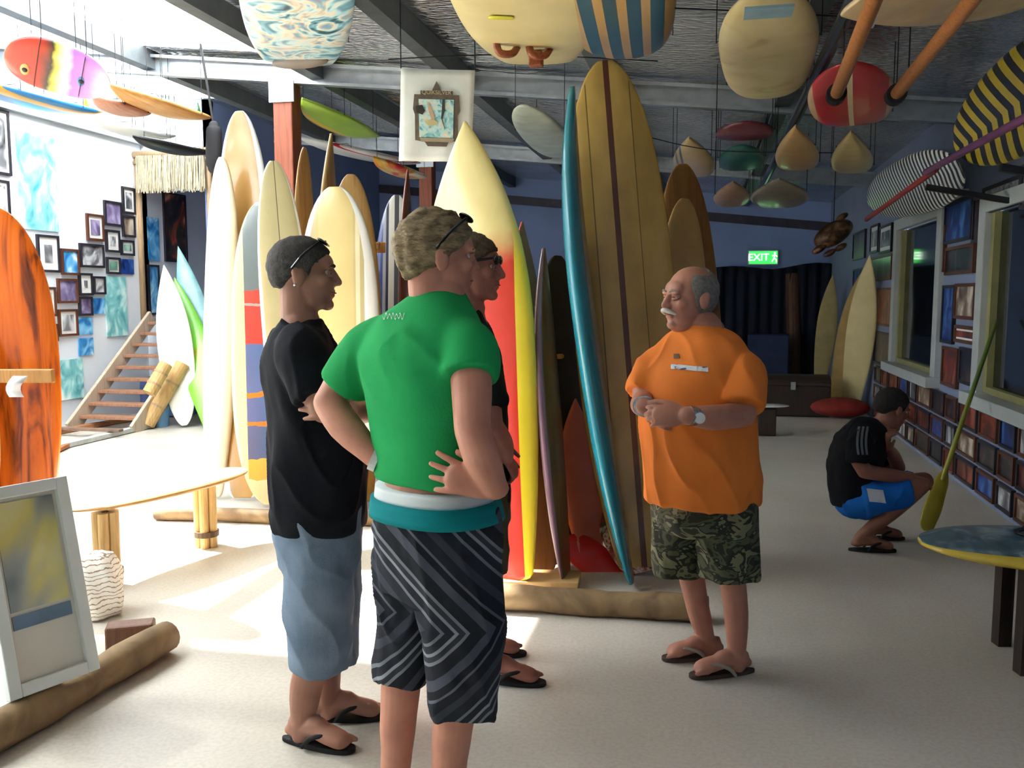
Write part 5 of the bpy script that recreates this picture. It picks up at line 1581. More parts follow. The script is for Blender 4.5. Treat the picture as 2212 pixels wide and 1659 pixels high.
# ---------------------------------------------------------------- man in black shirt, arms folded, in profile
D = 3.05
sc_ = D / F
f = (RV * 0.97 + HV * 0.24).normalized()
base = Vector((H(700, 1620, D).x, H(700, 1620, D).y, 0))
r = empty('person', base, 'man in black t-shirt and denim shorts standing with folded arms', 'person')
sk = skin('tanned_skin', '#ab7e69')
g = G()
hc = H(657, 594, D)
neck = H(650, 705, D)
B, P = add_head(g, hc, RV * 0.985 + HV * 0.15, 0.02, 1.06, neck)
g.tube([neck, H(655, 780, D), H(675, 900, D), H(688, 1040, D), H(690, 1150, D)], [0.08, 0.13, 0.13, 0.125, 0.13], 22, smooth=3, flat=0.8, side=HV)
# right arm (near): down and across the chest
g.tube([H(640, 748, D - 0.17), H(668, 820, D - 0.24), H(700, 884, D - 0.25)], [0.06, 0.052, 0.046], 16, smooth=3)
g.tube([H(700, 884, D - 0.25), H(748, 880, D - 0.18), H(790, 862, D + 0.0)], [0.046, 0.044, 0.034], 16, smooth=3)
add_hand(g, H(792, 860, D + 0.02), HV * 0.9 - RV * 0.25, -RV, UP, 1.0, (0.2, 0.3, 0.3))
# left arm (far): across the chest, hand tucked out over the near sleeve
g.tube([H(665, 750, D + 0.19), H(705, 830, D + 0.26), H(735, 880, D + 0.2)], [0.06, 0.052, 0.046], 16, smooth=3)
g.tube([H(735, 880, D + 0.2), H(790, 888, D - 0.02), H(762, 890, D - 0.24)], [0.046, 0.042, 0.032], 16, smooth=4)
add_hand(g, H(752, 888, D - 0.29), -RV * 1.0 + UP * 0.12, HV, UP, 0.98, (0.12, 0.15, 0.12), 0.5, 0.16)
# legs
na = H(652, 1586, 2.98); fa_ = H(712, 1538, 3.16)
g.tube([H(685, 1150, D - 0.09), H(694, 1270, D - 0.1), H(688, 1390, D - 0.09), H(662, 1480, 3.0), na], [0.095, 0.082, 0.06, 0.058, 0.036], 18, smooth=4)
g.tube([H(695, 1150, D + 0.09), H(706, 1270, D + 0.11), H(712, 1380, D + 0.12), H(704, 1450, 3.17), fa_], [0.095, 0.082, 0.06, 0.056, 0.036], 18, smooth=4)
ft1 = RV * 0.93 - HV * 0.30; ft2 = RV * 0.99 + HV * 0.05
add_foot(g, na, ft1); add_foot(g, fa_, ft2)
solidify_union(g, 'body', 0.005, 4, sk, r)
face_bits(r, hc, B, 1.06)
hm = M('dark_grey_hair', '#4b4744', 0.8, var=0.45, scale=60, bump=0.5, bscale=140)
hair_cap(r, hc, B, 1.06, hm, lambda x, y, z: sm01(z - (0.052 + 0.0) - 0.62 * y + 0.012 * noise.noise(Vector((x, y, z)) * 60) + 0.03 * max(0, 1 - abs(y - 0.02) / 0.018) * (abs(x) > 0.05), -0.06, -0.022) * sm01(z, -0.085, -0.07), 0.008, 0.003, 60)
glasses_on_head(r, hc, B, 1.06)
G().ball(hc + B @ Vector((0.09, -0.022, -0.034)) * 1.06, 0.006, 8, 6).obj('earring', M('silver_stud', '#d8dce0', 0.15, metal=0.9), r, smooth=True)
black = fabric('black_cotton', '#15171d', 0.25)
g = G()
rg = [(691, 1136, .200, .160), (689, 1060, .202, .166), (684, 980, .203, .164), (676, 900, .206, .154), (662, 825, .212, .142), (650, 768, .216, .126), (646, 726, .180, .102), (647, 702, .10, .076), (650, 690, .066, .064)]
g.loft(dense([ring(H(a, b_, D), w, d, f) for a, b_, w, d in rg], 4))
g.tube([H(648, 742, D - 0.13), H(652, 775, D - 0.2), H(682, 858, D - 0.255)], [0.085, 0.086, 0.074], 20, smooth=4, round_ends=False)
g.tube([H(662, 742, D + 0.15), H(690, 790, D + 0.22), H(715, 858, D + 0.25)], [0.085, 0.084, 0.072], 20, smooth=4, round_ends=False)
solidify_union(g, 'shirt', 0.007, 14, black, r, (0.006, (9, 9, 4)))
denim = M('blue_denim', '#8494a4', 0.85, var=0.35, scale=6, bump=0.2, bscale=200, spec=0.15, col2='#5a6c80')
g = G()
g.loft(dense([ring(H(a, b_, D), w, d, f) for a, b_, w, d in ((692, 1080, .19, .145), (688, 1150, .195, .155), (690, 1215, .18, .145))], 4))
g.tube([H(684, 1170, D - 0.085), H(690, 1290, D - 0.1), H(693, 1432, D - 0.09)], [0.118, 0.118, 0.108], 24, smooth=4, round_ends=False)
g.tube([H(700, 1170, D + 0.085), H(712, 1290, D + 0.1), H(718, 1420, D + 0.11)], [0.118, 0.114, 0.1], 24, smooth=4, round_ends=False)
solidify_union(g, 'denim_shorts', 0.007, 4, denim, r, (0.006, (7, 7, 5)))
blk = M('black_rubber_sole', '#121216', 0.7); 
flipflop(r, na, ft1, blk, blk); flipflop(r, fa_, ft2, blk, blk)

# ---------------------------------------------------------------- man in green shirt, back turned, hands on hips
D = 2.4
f = (HV * 0.77 + RV * 0.64).normalized()
base = Vector((H(930, 1850, D).x, H(930, 1850, D).y, 0))
r = empty('person', base, 'man in green t-shirt and striped board shorts with hands on hips', 'person')
sk = skin('pink_fair_skin', '#c58a72')
g = G()
hc = H(946, 556, D); neck = H(948, 648, D)
hf = RV * 0.93 + HV * 0.37
B, P = add_head(g, hc, hf, -0.02, 1.0, neck)
g.tube([neck, H(925, 740, D), H(920, 860, D), H(928, 980, D), H(935, 1080, D), H(940, 1180, D)], [0.08, 0.15, 0.145, 0.143, 0.15, 0.15], 24, smooth=3, flat=0.78, side=(RV * 0.77 - HV * 0.64))
# left arm
lw = H(808, 986, D + 0.0)
g.tube([H(820, 742, D + 0.08), H(760, 800, D + 0.13), H(712, 870, D + 0.10)], [0.045, 0.055, 0.046], 16, smooth=3)
g.tube([H(712, 870, D + 0.10), H(745, 920, D + 0.06), lw], [0.047, 0.048, 0.032], 16, smooth=3)
add_hand(g, lw, RV * 0.8 - UP * 0.35 + HV * 0.45, HV + RV * 0.3, UP, 1.0, (0.25, 0.3, 0.3))
# right arm
rw = H(1068, 1052, D - 0.21)
g.tube([H(1008, 735, D - 0.09), H(1018, 820, D - 0.16), H(1020, 925, D - 0.2)], [0.045, 0.054, 0.047], 16, smooth=3)
g.tube([H(1020, 925, D - 0.2), H(1040, 985, D - 0.22), rw], [0.047, 0.048, 0.034], 16, smooth=3)
add_hand(g, rw, -RV * 0.93 + UP * 0.22 + HV * 0.02, HV, UP, 1.02, (0.12, 0.15, 0.15), 0.55, 0.16)
la = H(846, 1780, 2.43); ra = H(960, 1800, 2.38)
la.z = 0.09; ra.z = 0.09
g.tube([H(893, 1180, D + 0.04), H(880, 1330, D + 0.04), H(868, 1460, D + 0.03), H(860, 1560, D + 0.03), H(856, 1640, D + 0.03), la], [0.09, 0.085, 0.058, 0.053, 0.045, 0.036], 18, smooth=4)
g.tube([H(985, 1180, D - 0.06), H(995, 1340, D - 0.08), H(986, 1500, D - 0.07), H(976, 1590, D - 0.05), H(970, 1659, D - 0.04), ra], [0.095, 0.088, 0.06, 0.056, 0.05, 0.036], 18, smooth=4)
t1_ = HV * 0.8 + RV * 0.4
add_foot(g, la, t1_); add_foot(g, ra, HV * 0.6 + RV * 0.7)
solidify_union(g, 'body', 0.0048, 4, sk, r)
face_bits(r, hc, B, 1.0, brow='#6a5640')
blond = M('sandy_curly_hair', '#a8926c', 0.7, var=0.55, scale=30, bump=0.8, bscale=70, stretch=(1, 1, 2.5), col2='#5d4c34')
hair_cap(r, hc, B, 1.0, blond, lambda x, y, z: sm01(z - 0.05 - 0.75 * y + 0.02 * noise.noise(Vector((x, y, z)) * 45), -0.075, -0.04) * sm01(z, -0.092, -0.078), 0.013, 0.010, 40)
glasses_on_head(r, hc, B, 1.02)
green = fabric('green_cotton', '#239a54', 0.2, 4)
g = G()
rg = [(930, 1034, .168, .128), (931, 1010, .172, .13), (925, 950, .172, .126), (918, 860, .186, .132), (912, 780, .196, .132), (914, 728, .192, .116), (926, 686, .158, .094), (942, 643, .088, .074), (949, 630, .066, .066)]
g.loft(dense([ring(H(a, b_, D), w, d, f) for a, b_, w, d in rg], 4))
g.tube([H(850, 735, D + 0.06), H(798, 762, D + 0.10), H(745, 836, D + 0.125)], [0.078, 0.082, 0.078], 20, smooth=4, round_ends=False)
g.tube([H(985, 738, D - 0.08), H(1012, 758, D - 0.12), H(1014, 814, D - 0.165)], [0.076, 0.078, 0.072], 20, smooth=4, round_ends=False)
solidify_union(g, 'shirt', 0.0065, 18, green, r, (0.0038, (6, 6, 4.5)))
# small white script mark between the shoulders
mk = G()
for q in range(5):
    x = 826 + q * 10
    p = [H(x, 690 + 4 * (q % 2), D - 0.16), H(x + 6, 677 + 3 * (q % 2), D - 0.16), H(x + 12, 688 - 2 * (q % 2), D - 0.16)]
    mk.tube(p, 0.0032, 6, smooth=3)
# project the mark onto the cloth
sh = [o for o in bpy.data.objects if o.parent == r and o.name.startswith('shirt')][0]
def onto(o, v, d, lift=0.003):
    mi = o.matrix_world.inverted()
    return o, v
bpy.context.view_layer.update()
def snap(g, o, lift=0.002):
    """lay flat marks onto the surface of o, seen along the camera-to-point line"""
    off = o.matrix_world.translation
    out = []
    for p in g.v:
        d = (p - CAMP).normalized()
        ok, loc, nrm, idx = o.ray_cast(CAMP - off, d)
        out.append((loc + off + nrm * lift) if ok else p)
    g.v = out
    return g
def ribbon(pts, w):
    g = G()
    vs = []
    for p in pts:
        vs += [p - UP * w / 2, p + UP * w / 2]
    g.add(vs, [(2 * i, 2 * i + 2, 2 * i + 3, 2 * i + 1) for i in range(len(pts) - 1)])
    return g
g = G()
for q in range(5):
    x = 828 + q * 9
    s = ribbon([H(x + t * 1.5, 684 + (5 if (q % 2) else 7) * math.sin(t * 1.0 + q), D - 0.1) for t in range(8)], 0.0035)
    g.add(s.v, s.f)
snap(g, sh).obj('shirt_mark', M('white_print', '#c8e0d0', 0.8), r)
# waistbands and shorts
g = G(); g.loft(dense([ring(H(938, 1074, D), .176, .142, f), ring(H(937, 1046, D), .170, .137, f)], 3))
g.obj('white_waistband', fabric('white_cotton', '#cfd6d4', 0.06), r, smooth=True)
g = G(); g.loft(dense([ring(H(943, 1112, D), .197, .162, f), ring(H(940, 1072, D), .188, .153, f)], 3))
g.obj('teal_waistband', fabric('teal_cotton', '#0d7c80', 0.15), r, smooth=True)
m_bs, nt, b = new_mat('striped_board_shorts', 0.85, 0, 0.15)
v = coords(nt); s = nt.nodes.new('ShaderNodeSeparateXYZ'); nt.links.new(v, s.inputs[0])
def mth(op, a, b2=None, c2=None):
    n = nt.nodes.new('ShaderNodeMath'); n.operation = op
    for i, q in enumerate((a, b2, c2)):
        if q is None: continue
        if isinstance(q, (int, float)): n.inputs[i].default_value = q
        else: nt.links.new(q, n.inputs[i])
    return n.outputs[0]
pp = mth('PINGPONG', mth('ADD', s.outputs['Z'], 0.10), 0.27)
uu = mth('ADD', mth('MULTIPLY', s.outputs['X'], 0.95), mth('MULTIPLY', pp, -1.0))
uu = mth('ADD', uu, mth('MULTIPLY', s.outputs['Y'], 0.4))
fr_ = mth('FRACT', mth('MULTIPLY', uu, 3.4))
st = [(0, '#2a2c32'), (0.13, '#6f737a'), (0.17, '#2a2c32'), (0.26, '#8a8d92'), (0.30, '#34363c'), (0.36, '#777a80'), (0.40, '#24262b'), (0.55, '#4a4d55'), (0.66, '#1e2025'), (0.74, '#5d6068'), (0.77, '#26282e'), (0.9, '#3d4048')]
nt.links.new(ramp(nt, fr_, st, 'CONSTANT'), b.inputs['Base Color'])
add_bump(nt, b, v, 160, 0.1)
g = G()
g.loft(dense([ring(H(942, 1088, D), .176, .142, f), ring(H(946, 1180, D), .188, .15, f), ring(H(948, 1270, D), .18, .14, f)], 4))
g.tube([H(893, 1200, D + 0.05), H(884, 1330, D + 0.05), H(872, 1470, D + 0.03)], [0.108, 0.096, 0.08], 24, smooth=4, round_ends=False)
g.tube([H(985, 1200, D - 0.06), H(1005, 1350, D - 0.09), H(1000, 1530, D - 0.08)], [0.118, 0.112, 0.094], 24, smooth=4, round_ends=False)
solidify_union(g, 'board_shorts', 0.0065, 4, m_bs, r, (0.009, (8, 8, 4)))
flipflop(r, la, t1_, blk, blk); flipflop(r, ra, HV * 0.6 + RV * 0.7, blk, blk)
G().tube([lw - RV * 0.004, lw + RV * 0.014 - UP * 0.008], 0.038, 18, round_ends=False).obj('white_band', M('white_wristband', '#e4e4e0', 0.4), r, smooth=False)

# ---------------------------------------------------------------- man mostly hidden behind the green shirt
D = 3.55
f = (RV * 0.98 + HV * 0.1).normalized()
base = Vector((H(1060, 1480, D).x, H(1060, 1480, D).y, 0))
r = empty('person', base, 'man in dark shirt and sunglasses half hidden behind the green shirt', 'person')
sk = skin('ruddy_skin', '#9c6656')
g = G()
hc = H(1022, 580, D); neck = H(1010, 668, D)
B, P = add_head(g, hc, RV * 0.98 - HV * 0.15, 0.0, 1.1, neck)
g.tube([neck, H(1012, 760, D), H(1018, 900, D), H(1022, 1060, D)], [0.08, 0.13, 0.13, 0.13], 20, smooth=3, flat=0.8, side=HV)
w_ = H(1092, 985, D - 0.12)
g.tube([H(1020, 740, D - 0.18), H(1048, 840, D - 0.26), H(1062, 920, D - 0.27)], [0.06, 0.052, 0.045], 14, smooth=3)
g.tube([H(1062, 920, D - 0.27), H(1085, 955, D - 0.2), w_], [0.046, 0.042, 0.033], 14, smooth=3)
add_hand(g, w_, RV * 0.3 - UP * 0.6 + HV * 0.5, -RV, HV, 1.0)
g.tube([H(1005, 740, D + 0.18), H(1030, 850, D + 0.25), H(1060, 950, D + 0.15)], [0.06, 0.05, 0.035], 14, smooth=3)
add_hand(g, H(1062, 960, D + 0.13), RV * 0.5 - UP * 0.7, -HV, RV, 1.0)
na = H(1066, 1424, D - 0.06); fa_ = H(1030, 1400, D + 0.2)
g.tube([H(1035, 1060, D - 0.09), H(1042, 1230, D - 0.09), H(1048, 1330, D - 0.08), na], [0.09, 0.062, 0.056, 0.036], 16, smooth=4)
g.tube([H(1025, 1060, D + 0.09), H(1030, 1230, D + 0.12), H(1030, 1320, D + 0.16), fa_], [0.09, 0.062, 0.056, 0.036], 16, smooth=4)
add_foot(g, na, RV * 0.97 - HV * 0.2); add_foot(g, fa_, RV)
solidify_union(g, 'body', 0.0055, 4, sk, r)
face_bits(r, hc, B, 1.1, brow_on=False)
hair_cap(r, hc, B, 1.1, M('brown_hair', '#5d4a36', 0.8, var=0.5, scale=50, bump=0.6, bscale=100), lambda x, y, z: sm01(z - 0.05 - 0.6 * y, -0.05, -0.034) * sm01(z, -0.085, -0.07), 0.012, 0.006, 50)
# dark wraparound glasses on the brow
gl = G()
for s in (-1, 1):
    gl.ball(hc + B @ Vector((s * 0.034, 0.092, 0.03)) * 1.1, (0.034 * 1.1, 0.012, 0.018 * 1.1), 16, 10, B)
gl.tube([hc + B @ Vector((-0.012, 0.1, 0.034)) * 1.1, hc + B @ Vector((0.012, 0.1, 0.034)) * 1.1], 0.005, 8)
gb = gl.obj('sunglasses', MATS['black_lens'], r, smooth=True)
for s in (-1, 1):
    G().tube([hc + B @ Vector((s * 0.066, 0.08, 0.034)) * 1.1, hc + B @ Vector((s * 0.084, -0.01, 0.02)) * 1.1], 0.005, 8).obj('temple_arm', MATS['black_lens'], gb)
g = G()
rg = [(1024, 1080, .19, .142), (1022, 980, .195, .14), (1020, 880, .2, .138), (1014, 790, .205, .126), (1010, 722, .18, .1), (1009, 688, .10, .076), (1010, 672, .068, .066)]
g.loft(dense([ring(H(a, b_, D), w, d, f) for a, b_, w, d in rg], 4))
g.tube([H(1012, 728, D - 0.13), H(1030, 780, D - 0.22), H(1055, 880, D - 0.27)], [0.085, 0.08, 0.07], 20, smooth=4, round_ends=False)
g.tube([H(1005, 728, D + 0.13), H(1012, 780, D + 0.22), H(1030, 870, D + 0.26)], [0.085, 0.08, 0.07], 20, smooth=4, round_ends=False)
solidify_union(g, 'shirt', 0.008, 4, fabric('dark_green_black_cotton', '#1a211c', 0.3), r, (0.006, (8, 8, 4)))
g = G()
g.loft(dense([ring(H(1030, 1040, D), .18, .13, f), ring(H(1030, 1120, D), .185, .135, f)], 4))
g.tube([H(1036, 1080, D - 0.085), H(1042, 1240, D - 0.09)], [0.11, 0.104], 22, round_ends=False)
g.tube([H(1030, 1080, D + 0.085), H(1030, 1235, D + 0.1)], [0.11, 0.1], 22, round_ends=False)
solidify_union(g, 'shorts', 0.008, 4, fabric('olive_shorts', '#4a4a38', 0.25), r, (0.005, (7, 7, 4)))
flipflop(r, na, RV * 0.97 - HV * 0.2, blk, blk, 1.05); flipflop(r, fa_, RV, blk, blk, 1.05)

# ---------------------------------------------------------------- man in orange shirt, hands clasped
D = 3.64
f = (-RV * 0.8 - HV * 0.6).normalized()
base = Vector((H(1550, 1465, D).x, H(1550, 1465, D).y, 0))
r = empty('person', base, 'man in orange t-shirt and camouflage shorts with clasped hands', 'person')
sk = skin('weathered_skin', '#b07c68')
g = G()
hc = H(1490, 645, D); neck = H(1515, 715, D)
B, P = add_head(g, hc, -RV * 0.93 - HV * 0.37, 0.02, 1.1, neck, jaw=1.1)
g.ball(hc + B @ Vector((0, 0.025, -0.1)) * 1.1, (0.058, 0.06, 0.035), 16, 10, B)
g.tube([neck, H(1515, 800, D), H(1512, 950, D), H(1515, 1080, D)], [0.09, 0.16, 0.17, 0.17], 22, smooth=3, flat=0.9, side=RV)
# left arm (on the right of the picture)
lw = H(1484, 898, D - 0.36)
g.tube([H(1585, 790, D - 0.12), H(1608, 845, D - 0.18), H(1604, 895, D - 0.22)], [0.05, 0.058, 0.052], 16, smooth=3)
g.tube([H(1604, 895, D - 0.22), H(1545, 902, D - 0.31), lw], [0.052, 0.05, 0.036], 16, smooth=3)
add_hand(g, lw, -RV * 0.95 + UP * 0.02 + HV * 0.1, HV * 0.8 + UP * -0.3, UP + HV * 0.2, 1.02, (0.25, 0.45, 0.4), 0.5, 0.06)
# right arm
rw = H(1392, 878, D - 0.24)
g.tube([H(1440, 775, D + 0.07), H(1398, 822, D + 0.06), H(1392, 868, D - 0.02)], [0.045, 0.055, 0.05], 16, smooth=3)
g.tube([H(1392, 866, D - 0.02), H(1386, 874, D - 0.14), rw], [0.05, 0.046, 0.036], 16, smooth=3)
add_hand(g, rw, RV * 0.55 - HV * 0.62 - UP * 0.38, HV * 0.3 + RV * 0.5, UP + RV * 0.3, 1.02, (0.35, 0.55, 0.5), 0.6, 0.06)
la_ = H(1592, 1436, 3.56); ra_ = H(1532, 1404, 3.72)
g.tube([H(1565, 1120, D - 0.06), H(1580, 1240, D - 0.07), H(1590, 1325, D - 0.08), la_], [0.09, 0.056, 0.051, 0.033], 18, smooth=4)
g.tube([H(1470, 1120, D + 0.08), H(1492, 1235, D + 0.08), H(1508, 1315, D + 0.08), ra_], [0.09, 0.056, 0.05, 0.033], 18, smooth=4)
tf1 = -RV * 0.92 - HV * 0.2; tf2 = -RV * 0.95 - HV * 0.12
add_foot(g, la_, tf1); add_foot(g, ra_, tf2)
solidify_union(g, 'body', 0.005, 4, sk, r)
face_bits(r, hc, B, 1.1, brow='#8a827a')
ghair = M('short_grey_hair', '#77746e', 0.85, var=0.35, scale=70, bump=0.4, bscale=160)
hair_cap(r, hc, B, 1.1, ghair, lambda x, y, z: sm01(0.048 - y - 0.35 * abs(z - 0.05), 0.0, 0.014) * sm01(z, -0.07, -0.055) * (1 if not (y > -0.05 and z > 0.085) else 0.0), 0.006, 0.002, 70)
mo = G()
mo.tube([hc + B @ Vector(p) * 1.1 for p in ((-0.036, 0.083, -0.058), (-0.016, 0.104, -0.047), (0, 0.109, -0.044), (0.016, 0.104, -0.047), (0.036, 0.083, -0.058))], [0.006, 0.010, 0.009, 0.010, 0.006], 10, smooth=4)
mo.obj('moustache', M('white_grey_moustache', '#c2bcb2', 0.9, var=0.2, scale=80), r, smooth=True)
orange = fabric('orange_cotton', '#e07c34', 0.12, 4)
g = G()
rg = [(1514, 1080, .236, .222), (1514, 1010, .236, .226), (1510, 930, .236, .228), (1506, 860, .232, .216), (1508, 805, .228, .188), (1514, 762, .215, .152), (1516, 730, .165, .118), (1514, 710, .096, .088), (1511, 700, .072, .072)]
g.loft(dense([ring(H(a, b_, D), w, d, f) for a, b_, w, d in rg], 4))
g.tube([H(1570, 778, D - 0.08), H(1602, 814, D - 0.14), H(1602, 880, D - 0.215)], [0.085, 0.096, 0.092], 22, smooth=4, round_ends=False)
g.tube([H(1450, 778, D + 0.06), H(1415, 806, D + 0.08), H(1392, 854, D + 0.03)], [0.085, 0.088, 0.082], 22, smooth=4, round_ends=False)
sh = solidify_union(g, 'shirt', 0.007, 16, orange, r, (0.007, (7, 7, 3)))
bpy.context.view_layer.update()
g = ribbon([H(x, 792 + 0.08 * (x - 1450), D - 0.3) for x in range(1450, 1532, 4)], 0.018)
m_lg = splotch('white_blue_chest_mark', [(0.4, '#d8dce0'), (0.55, '#c0c4cc'), (0.6, '#2c3550'), (0.7, '#6a7080')], 22, 0.7, 0.5, (1, 1, 3))
snap(g, sh, 0.003).obj('chest_mark', m_lg, r)
g = G(); q = snap(ribbon([H(x, 770, D - 0.3) for x in range(1456, 1470, 3)], 0.018), sh, 0.003)
q.obj('chest_emblem', M('dark_emblem', '#6a4a34', 0.7), r)
# necklace
nk = []
for k_ in range(25):
    a = 2 * pi * k_ / 24
    nk.append(H(1513, 712, D) + f * (0.096 * math.cos(a) + 0.012) + f.cross(UP) * 0.1 * math.sin(a) + UP * (-0.02 - 0.05 * math.cos(a)))
G().tube(nk, 0.006, 8).obj('necklace', M('bead_string', '#8a7868', 0.5, var=0.5, scale=90), r, smooth=True)
silver = M('silver_bracelet', '#c8ccc8', 0.2, metal=0.9, var=0.3, scale=60)
ad = (lw - H(1545, 902, D - 0.31)).normalized()
wb = G()
for k_ in range(5):
    p = lw - ad * (0.012 + 0.014 * k_)
    wb.tube([p - ad * 0.006, p + ad * 0.006], 0.043, 20, flat=0.9, round_ends=False)
o = wb.obj('watch_band', silver, r, smooth=False)
G().tube([lw - ad * 0.045 - HV * 0.044, lw - ad * 0.045 - HV * 0.052], 0.021, 20, round_ends=False).obj('watch_face', M('watch_dial', '#d8dcd8', 0.2), r)
ad = (rw - H(1386, 874, D - 0.14)).normalized()
wb = G()
for k_ in range(3):
    p = rw - ad * (0.006 + 0.013 * k_)
    wb.tube([p - ad * 0.005, p + ad * 0.005], 0.042, 20, round_ends=False)
wb.obj('bracelet', silver, r)
camo = splotch('camouflage', [(0, '#2a2c1e'), (0.4, '#4b5038'), (0.5, '#23251c'), (0.57, '#6f6e52'), (0.66, '#343a28')], 9, 0.85, 1.0, (1, 1, 1.6), interp='CONSTANT', detail=3)
g = G()
g.loft(dense([ring(H(1518, 1040, D), .2, .185, f), ring(H(1518, 1110, D), .205, .185, f), ring(H(1520, 1140, D), .19, .17, f)], 4))
g.tube([H(1565, 1090, D - 0.07), H(1574, 1170, D - 0.08), H(1576, 1244, D - 0.08)], [0.13, 0.128, 0.118], 24, smooth=4, round_ends=False)
g.tube([H(1475, 1090, D + 0.07), H(1468, 1170, D + 0.08), H(1466, 1238, D + 0.08)], [0.125, 0.115, 0.104], 24, smooth=4, round_ends=False)
solidify_union(g, 'camouflage_shorts', 0.007, 4, camo, r, (0.008, (8, 8, 4)))
ffb = M('brown_rubber_sole', '#4a3a30', 0.7); ffs = M('pale_strap', '#9a9082', 0.6)
flipflop(r, la_, tf1, ffb, ffs, 1.02); flipflop(r, ra_, tf2, ffb, ffs, 1.02)

# ---------------------------------------------------------------- man crouching by the window wall
D = 5.45
f = (RV * 0.93 + HV * 0.35).normalized()
base = Vector((H(1880, 1185, D).x, H(1880, 1185, D).y, 0))
r = empty('person', base, 'man in black shirt and blue shorts crouching by the window wall', 'person')
sk = skin('dark_tan_skin', '#8a5c4a')
g = G()
hc = H(1926, 884, D); neck = H(1893, 925, D)
B, P = add_head(g, hc, RV * 0.95 + HV * 0.3, -0.3, 1.06, neck)
g.tube([neck, H(1862, 965, D), H(1848, 1020, D), H(1852, 1065, D)], [0.08, 0.12, 0.12, 0.09], 20, smooth=3, flat=0.85, side=HV)
g.tube([H(1864, 955, D - 0.14), H(1852, 985, D - 0.21), H(1868, 1018, D - 0.22)], [0.04, 0.048, 0.045], 14, smooth=3)
w_ = H(1968, 1032, D - 0.14)
g.tube([H(1868, 1018, D - 0.22), H(1915, 1026, D - 0.2), w_], [0.046, 0.044, 0.033], 14, smooth=3)
add_hand(g, w_, RV * 0.9 - UP * 0.2 + HV * 0.2, -UP, HV, 1.0, (0.3, 0.4, 0.4))
w2 = H(1916, 968, D - 0.06)
g.tube([H(1880, 940, D + 0.18), H(1915, 1000, D + 0.2), H(1940, 1010, D + 0.16)], [0.056, 0.05, 0.045], 14, smooth=3)
g.tube([H(1940, 1010, D + 0.16), H(1930, 985, D + 0.06), w2], [0.045, 0.042, 0.033], 14, smooth=3)
add_hand(g, w2, -RV * 0.2 + UP * 0.6 - HV * 0.3, RV, -HV, 1.0, (0.5, 0.6, 0.5))
na = H(1862, 1152, D - 0.1); fa_ = H(1886, 1136, D + 0.16)
na.z = 0.1; fa_.z = 0.1
g.tube([H(1866, 1078, D - 0.1), H(1920, 1064, D - 0.12), H(1982, 1050, D - 0.13)], [0.07, 0.08, 0.062], 16, smooth=4)
g.tube([H(1982, 1050, D - 0.13), H(1935, 1096, D - 0.12), na], [0.062, 0.056, 0.036], 16, smooth=4)
g.tube([H(1868, 1072, D + 0.1), H(1930, 1056, D + 0.14), H(1995, 1040, D + 0.16)], [0.09, 0.085, 0.062], 16, smooth=4)
g.tube([H(1995, 1040, D + 0.16), H(1950, 1085, D + 0.16), fa_], [0.062, 0.056, 0.036], 16, smooth=4)
add_foot(g, na, RV * 0.95 - HV * 0.1); add_foot(g, fa_, RV)
solidify_union(g, 'body', 0.006, 4, sk, r)
face_bits(r, hc, B, 1.06)
hair_cap(r, hc, B, 1.06, M('black_brown_hair', '#1d1816', 0.8, var=0.4, scale=60, bump=0.4, bscale=120), lambda x, y, z: sm01(z - 0.052 - 0.62 * y + 0.014 * noise.noise(Vector((x, y, z)) * 60) + 0.03 * max(0, 1 - abs(y - 0.02) / 0.018) * (abs(x) > 0.05), -0.06, -0.022) * sm01(z, -0.095, -0.07), 0.009, 0.004, 60)
g = G()
g.tube([H(1852, 1082, D), H(1846, 1030, D), H(1856, 970, D), H(1880, 930, D), H(1893, 912, D)], [0.155, 0.165, 0.168, 0.13, 0.07], 26, smooth=4, flat=1.0, round_ends=False)
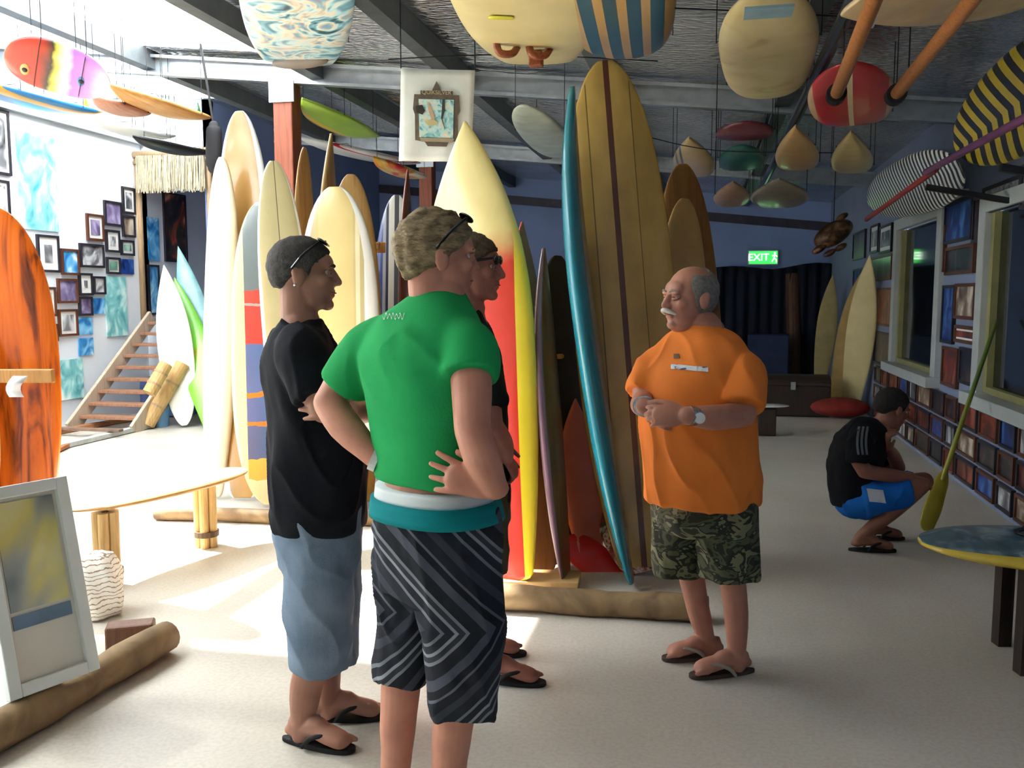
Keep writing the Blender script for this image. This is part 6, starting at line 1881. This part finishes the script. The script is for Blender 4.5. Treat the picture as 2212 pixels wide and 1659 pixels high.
g.tube([H(1868, 938, D - 0.11), H(1856, 960, D - 0.19), H(1852, 1000, D - 0.225)], [0.08, 0.078, 0.068], 18, smooth=4, round_ends=False)
g.tube([H(1880, 938, D + 0.11), H(1895, 965, D + 0.18), H(1915, 995, D + 0.2)], [0.08, 0.076, 0.066], 18, smooth=4, round_ends=False)
sh = solidify_union(g, 'shirt', 0.009, 10, fabric('charcoal_cotton', '#14151a', 0.3), r, (0.006, (8, 8, 5)))
bpy.context.view_layer.update()
for k_ in range(3):
    gg = G(); vs = []
    for t in range(12):
        c0 = H(1856 + 9 * k_ - 4 * math.sin(t * 0.25), 922 + t * 5.5, D - 0.3)
        vs += [c0 - RV * 0.007, c0 + RV * 0.007]
    gg.add(vs, [(2 * i, 2 * i + 2, 2 * i + 3, 2 * i + 1) for i in range(11)])
    snap(gg, sh, 0.003).obj('sleeve_stripe', M('grey_stripe', '#5e646c', 0.8), r)
g = G()
g.ball(H(1858, 1078, D), (0.16, 0.19, 0.12), 20, 12)
g.tube([H(1862, 1078, D - 0.1), H(1915, 1066, D - 0.12), H(1962, 1057, D - 0.13)], [0.12, 0.112, 0.092], 22, smooth=4, round_ends=False)
g.tube([H(1868, 1072, D + 0.1), H(1925, 1058, D + 0.14), H(1972, 1046, D + 0.15)], [0.12, 0.112, 0.092], 22, smooth=4, round_ends=False)
sh = solidify_union(g, 'blue_shorts', 0.009, 4, fabric('bright_blue_cloth', '#1c63b8', 0.25), r, (0.006, (8, 8, 5)))
bpy.context.view_layer.update()
gg = G(); vs = []
for i in range(6):
    for j in range(6):
        vs.append(H(1872 + 7 * i + 1.2 * j, 1056 + 5.5 * j + 0.6 * i, D - 0.3))
gg.add(vs, [(i * 6 + j, i * 6 + j + 1, (i + 1) * 6 + j + 1, (i + 1) * 6 + j) for i in range(5) for j in range(5)])
snap(gg, sh, 0.006).obj('white_patch', M('white_patch_cloth', '#b8bcc4', 0.8), r)
flipflop(r, na, RV * 0.95 - HV * 0.1, blk, blk); flipflop(r, fa_, RV, blk, blk)
bpy.context.view_layer.update()
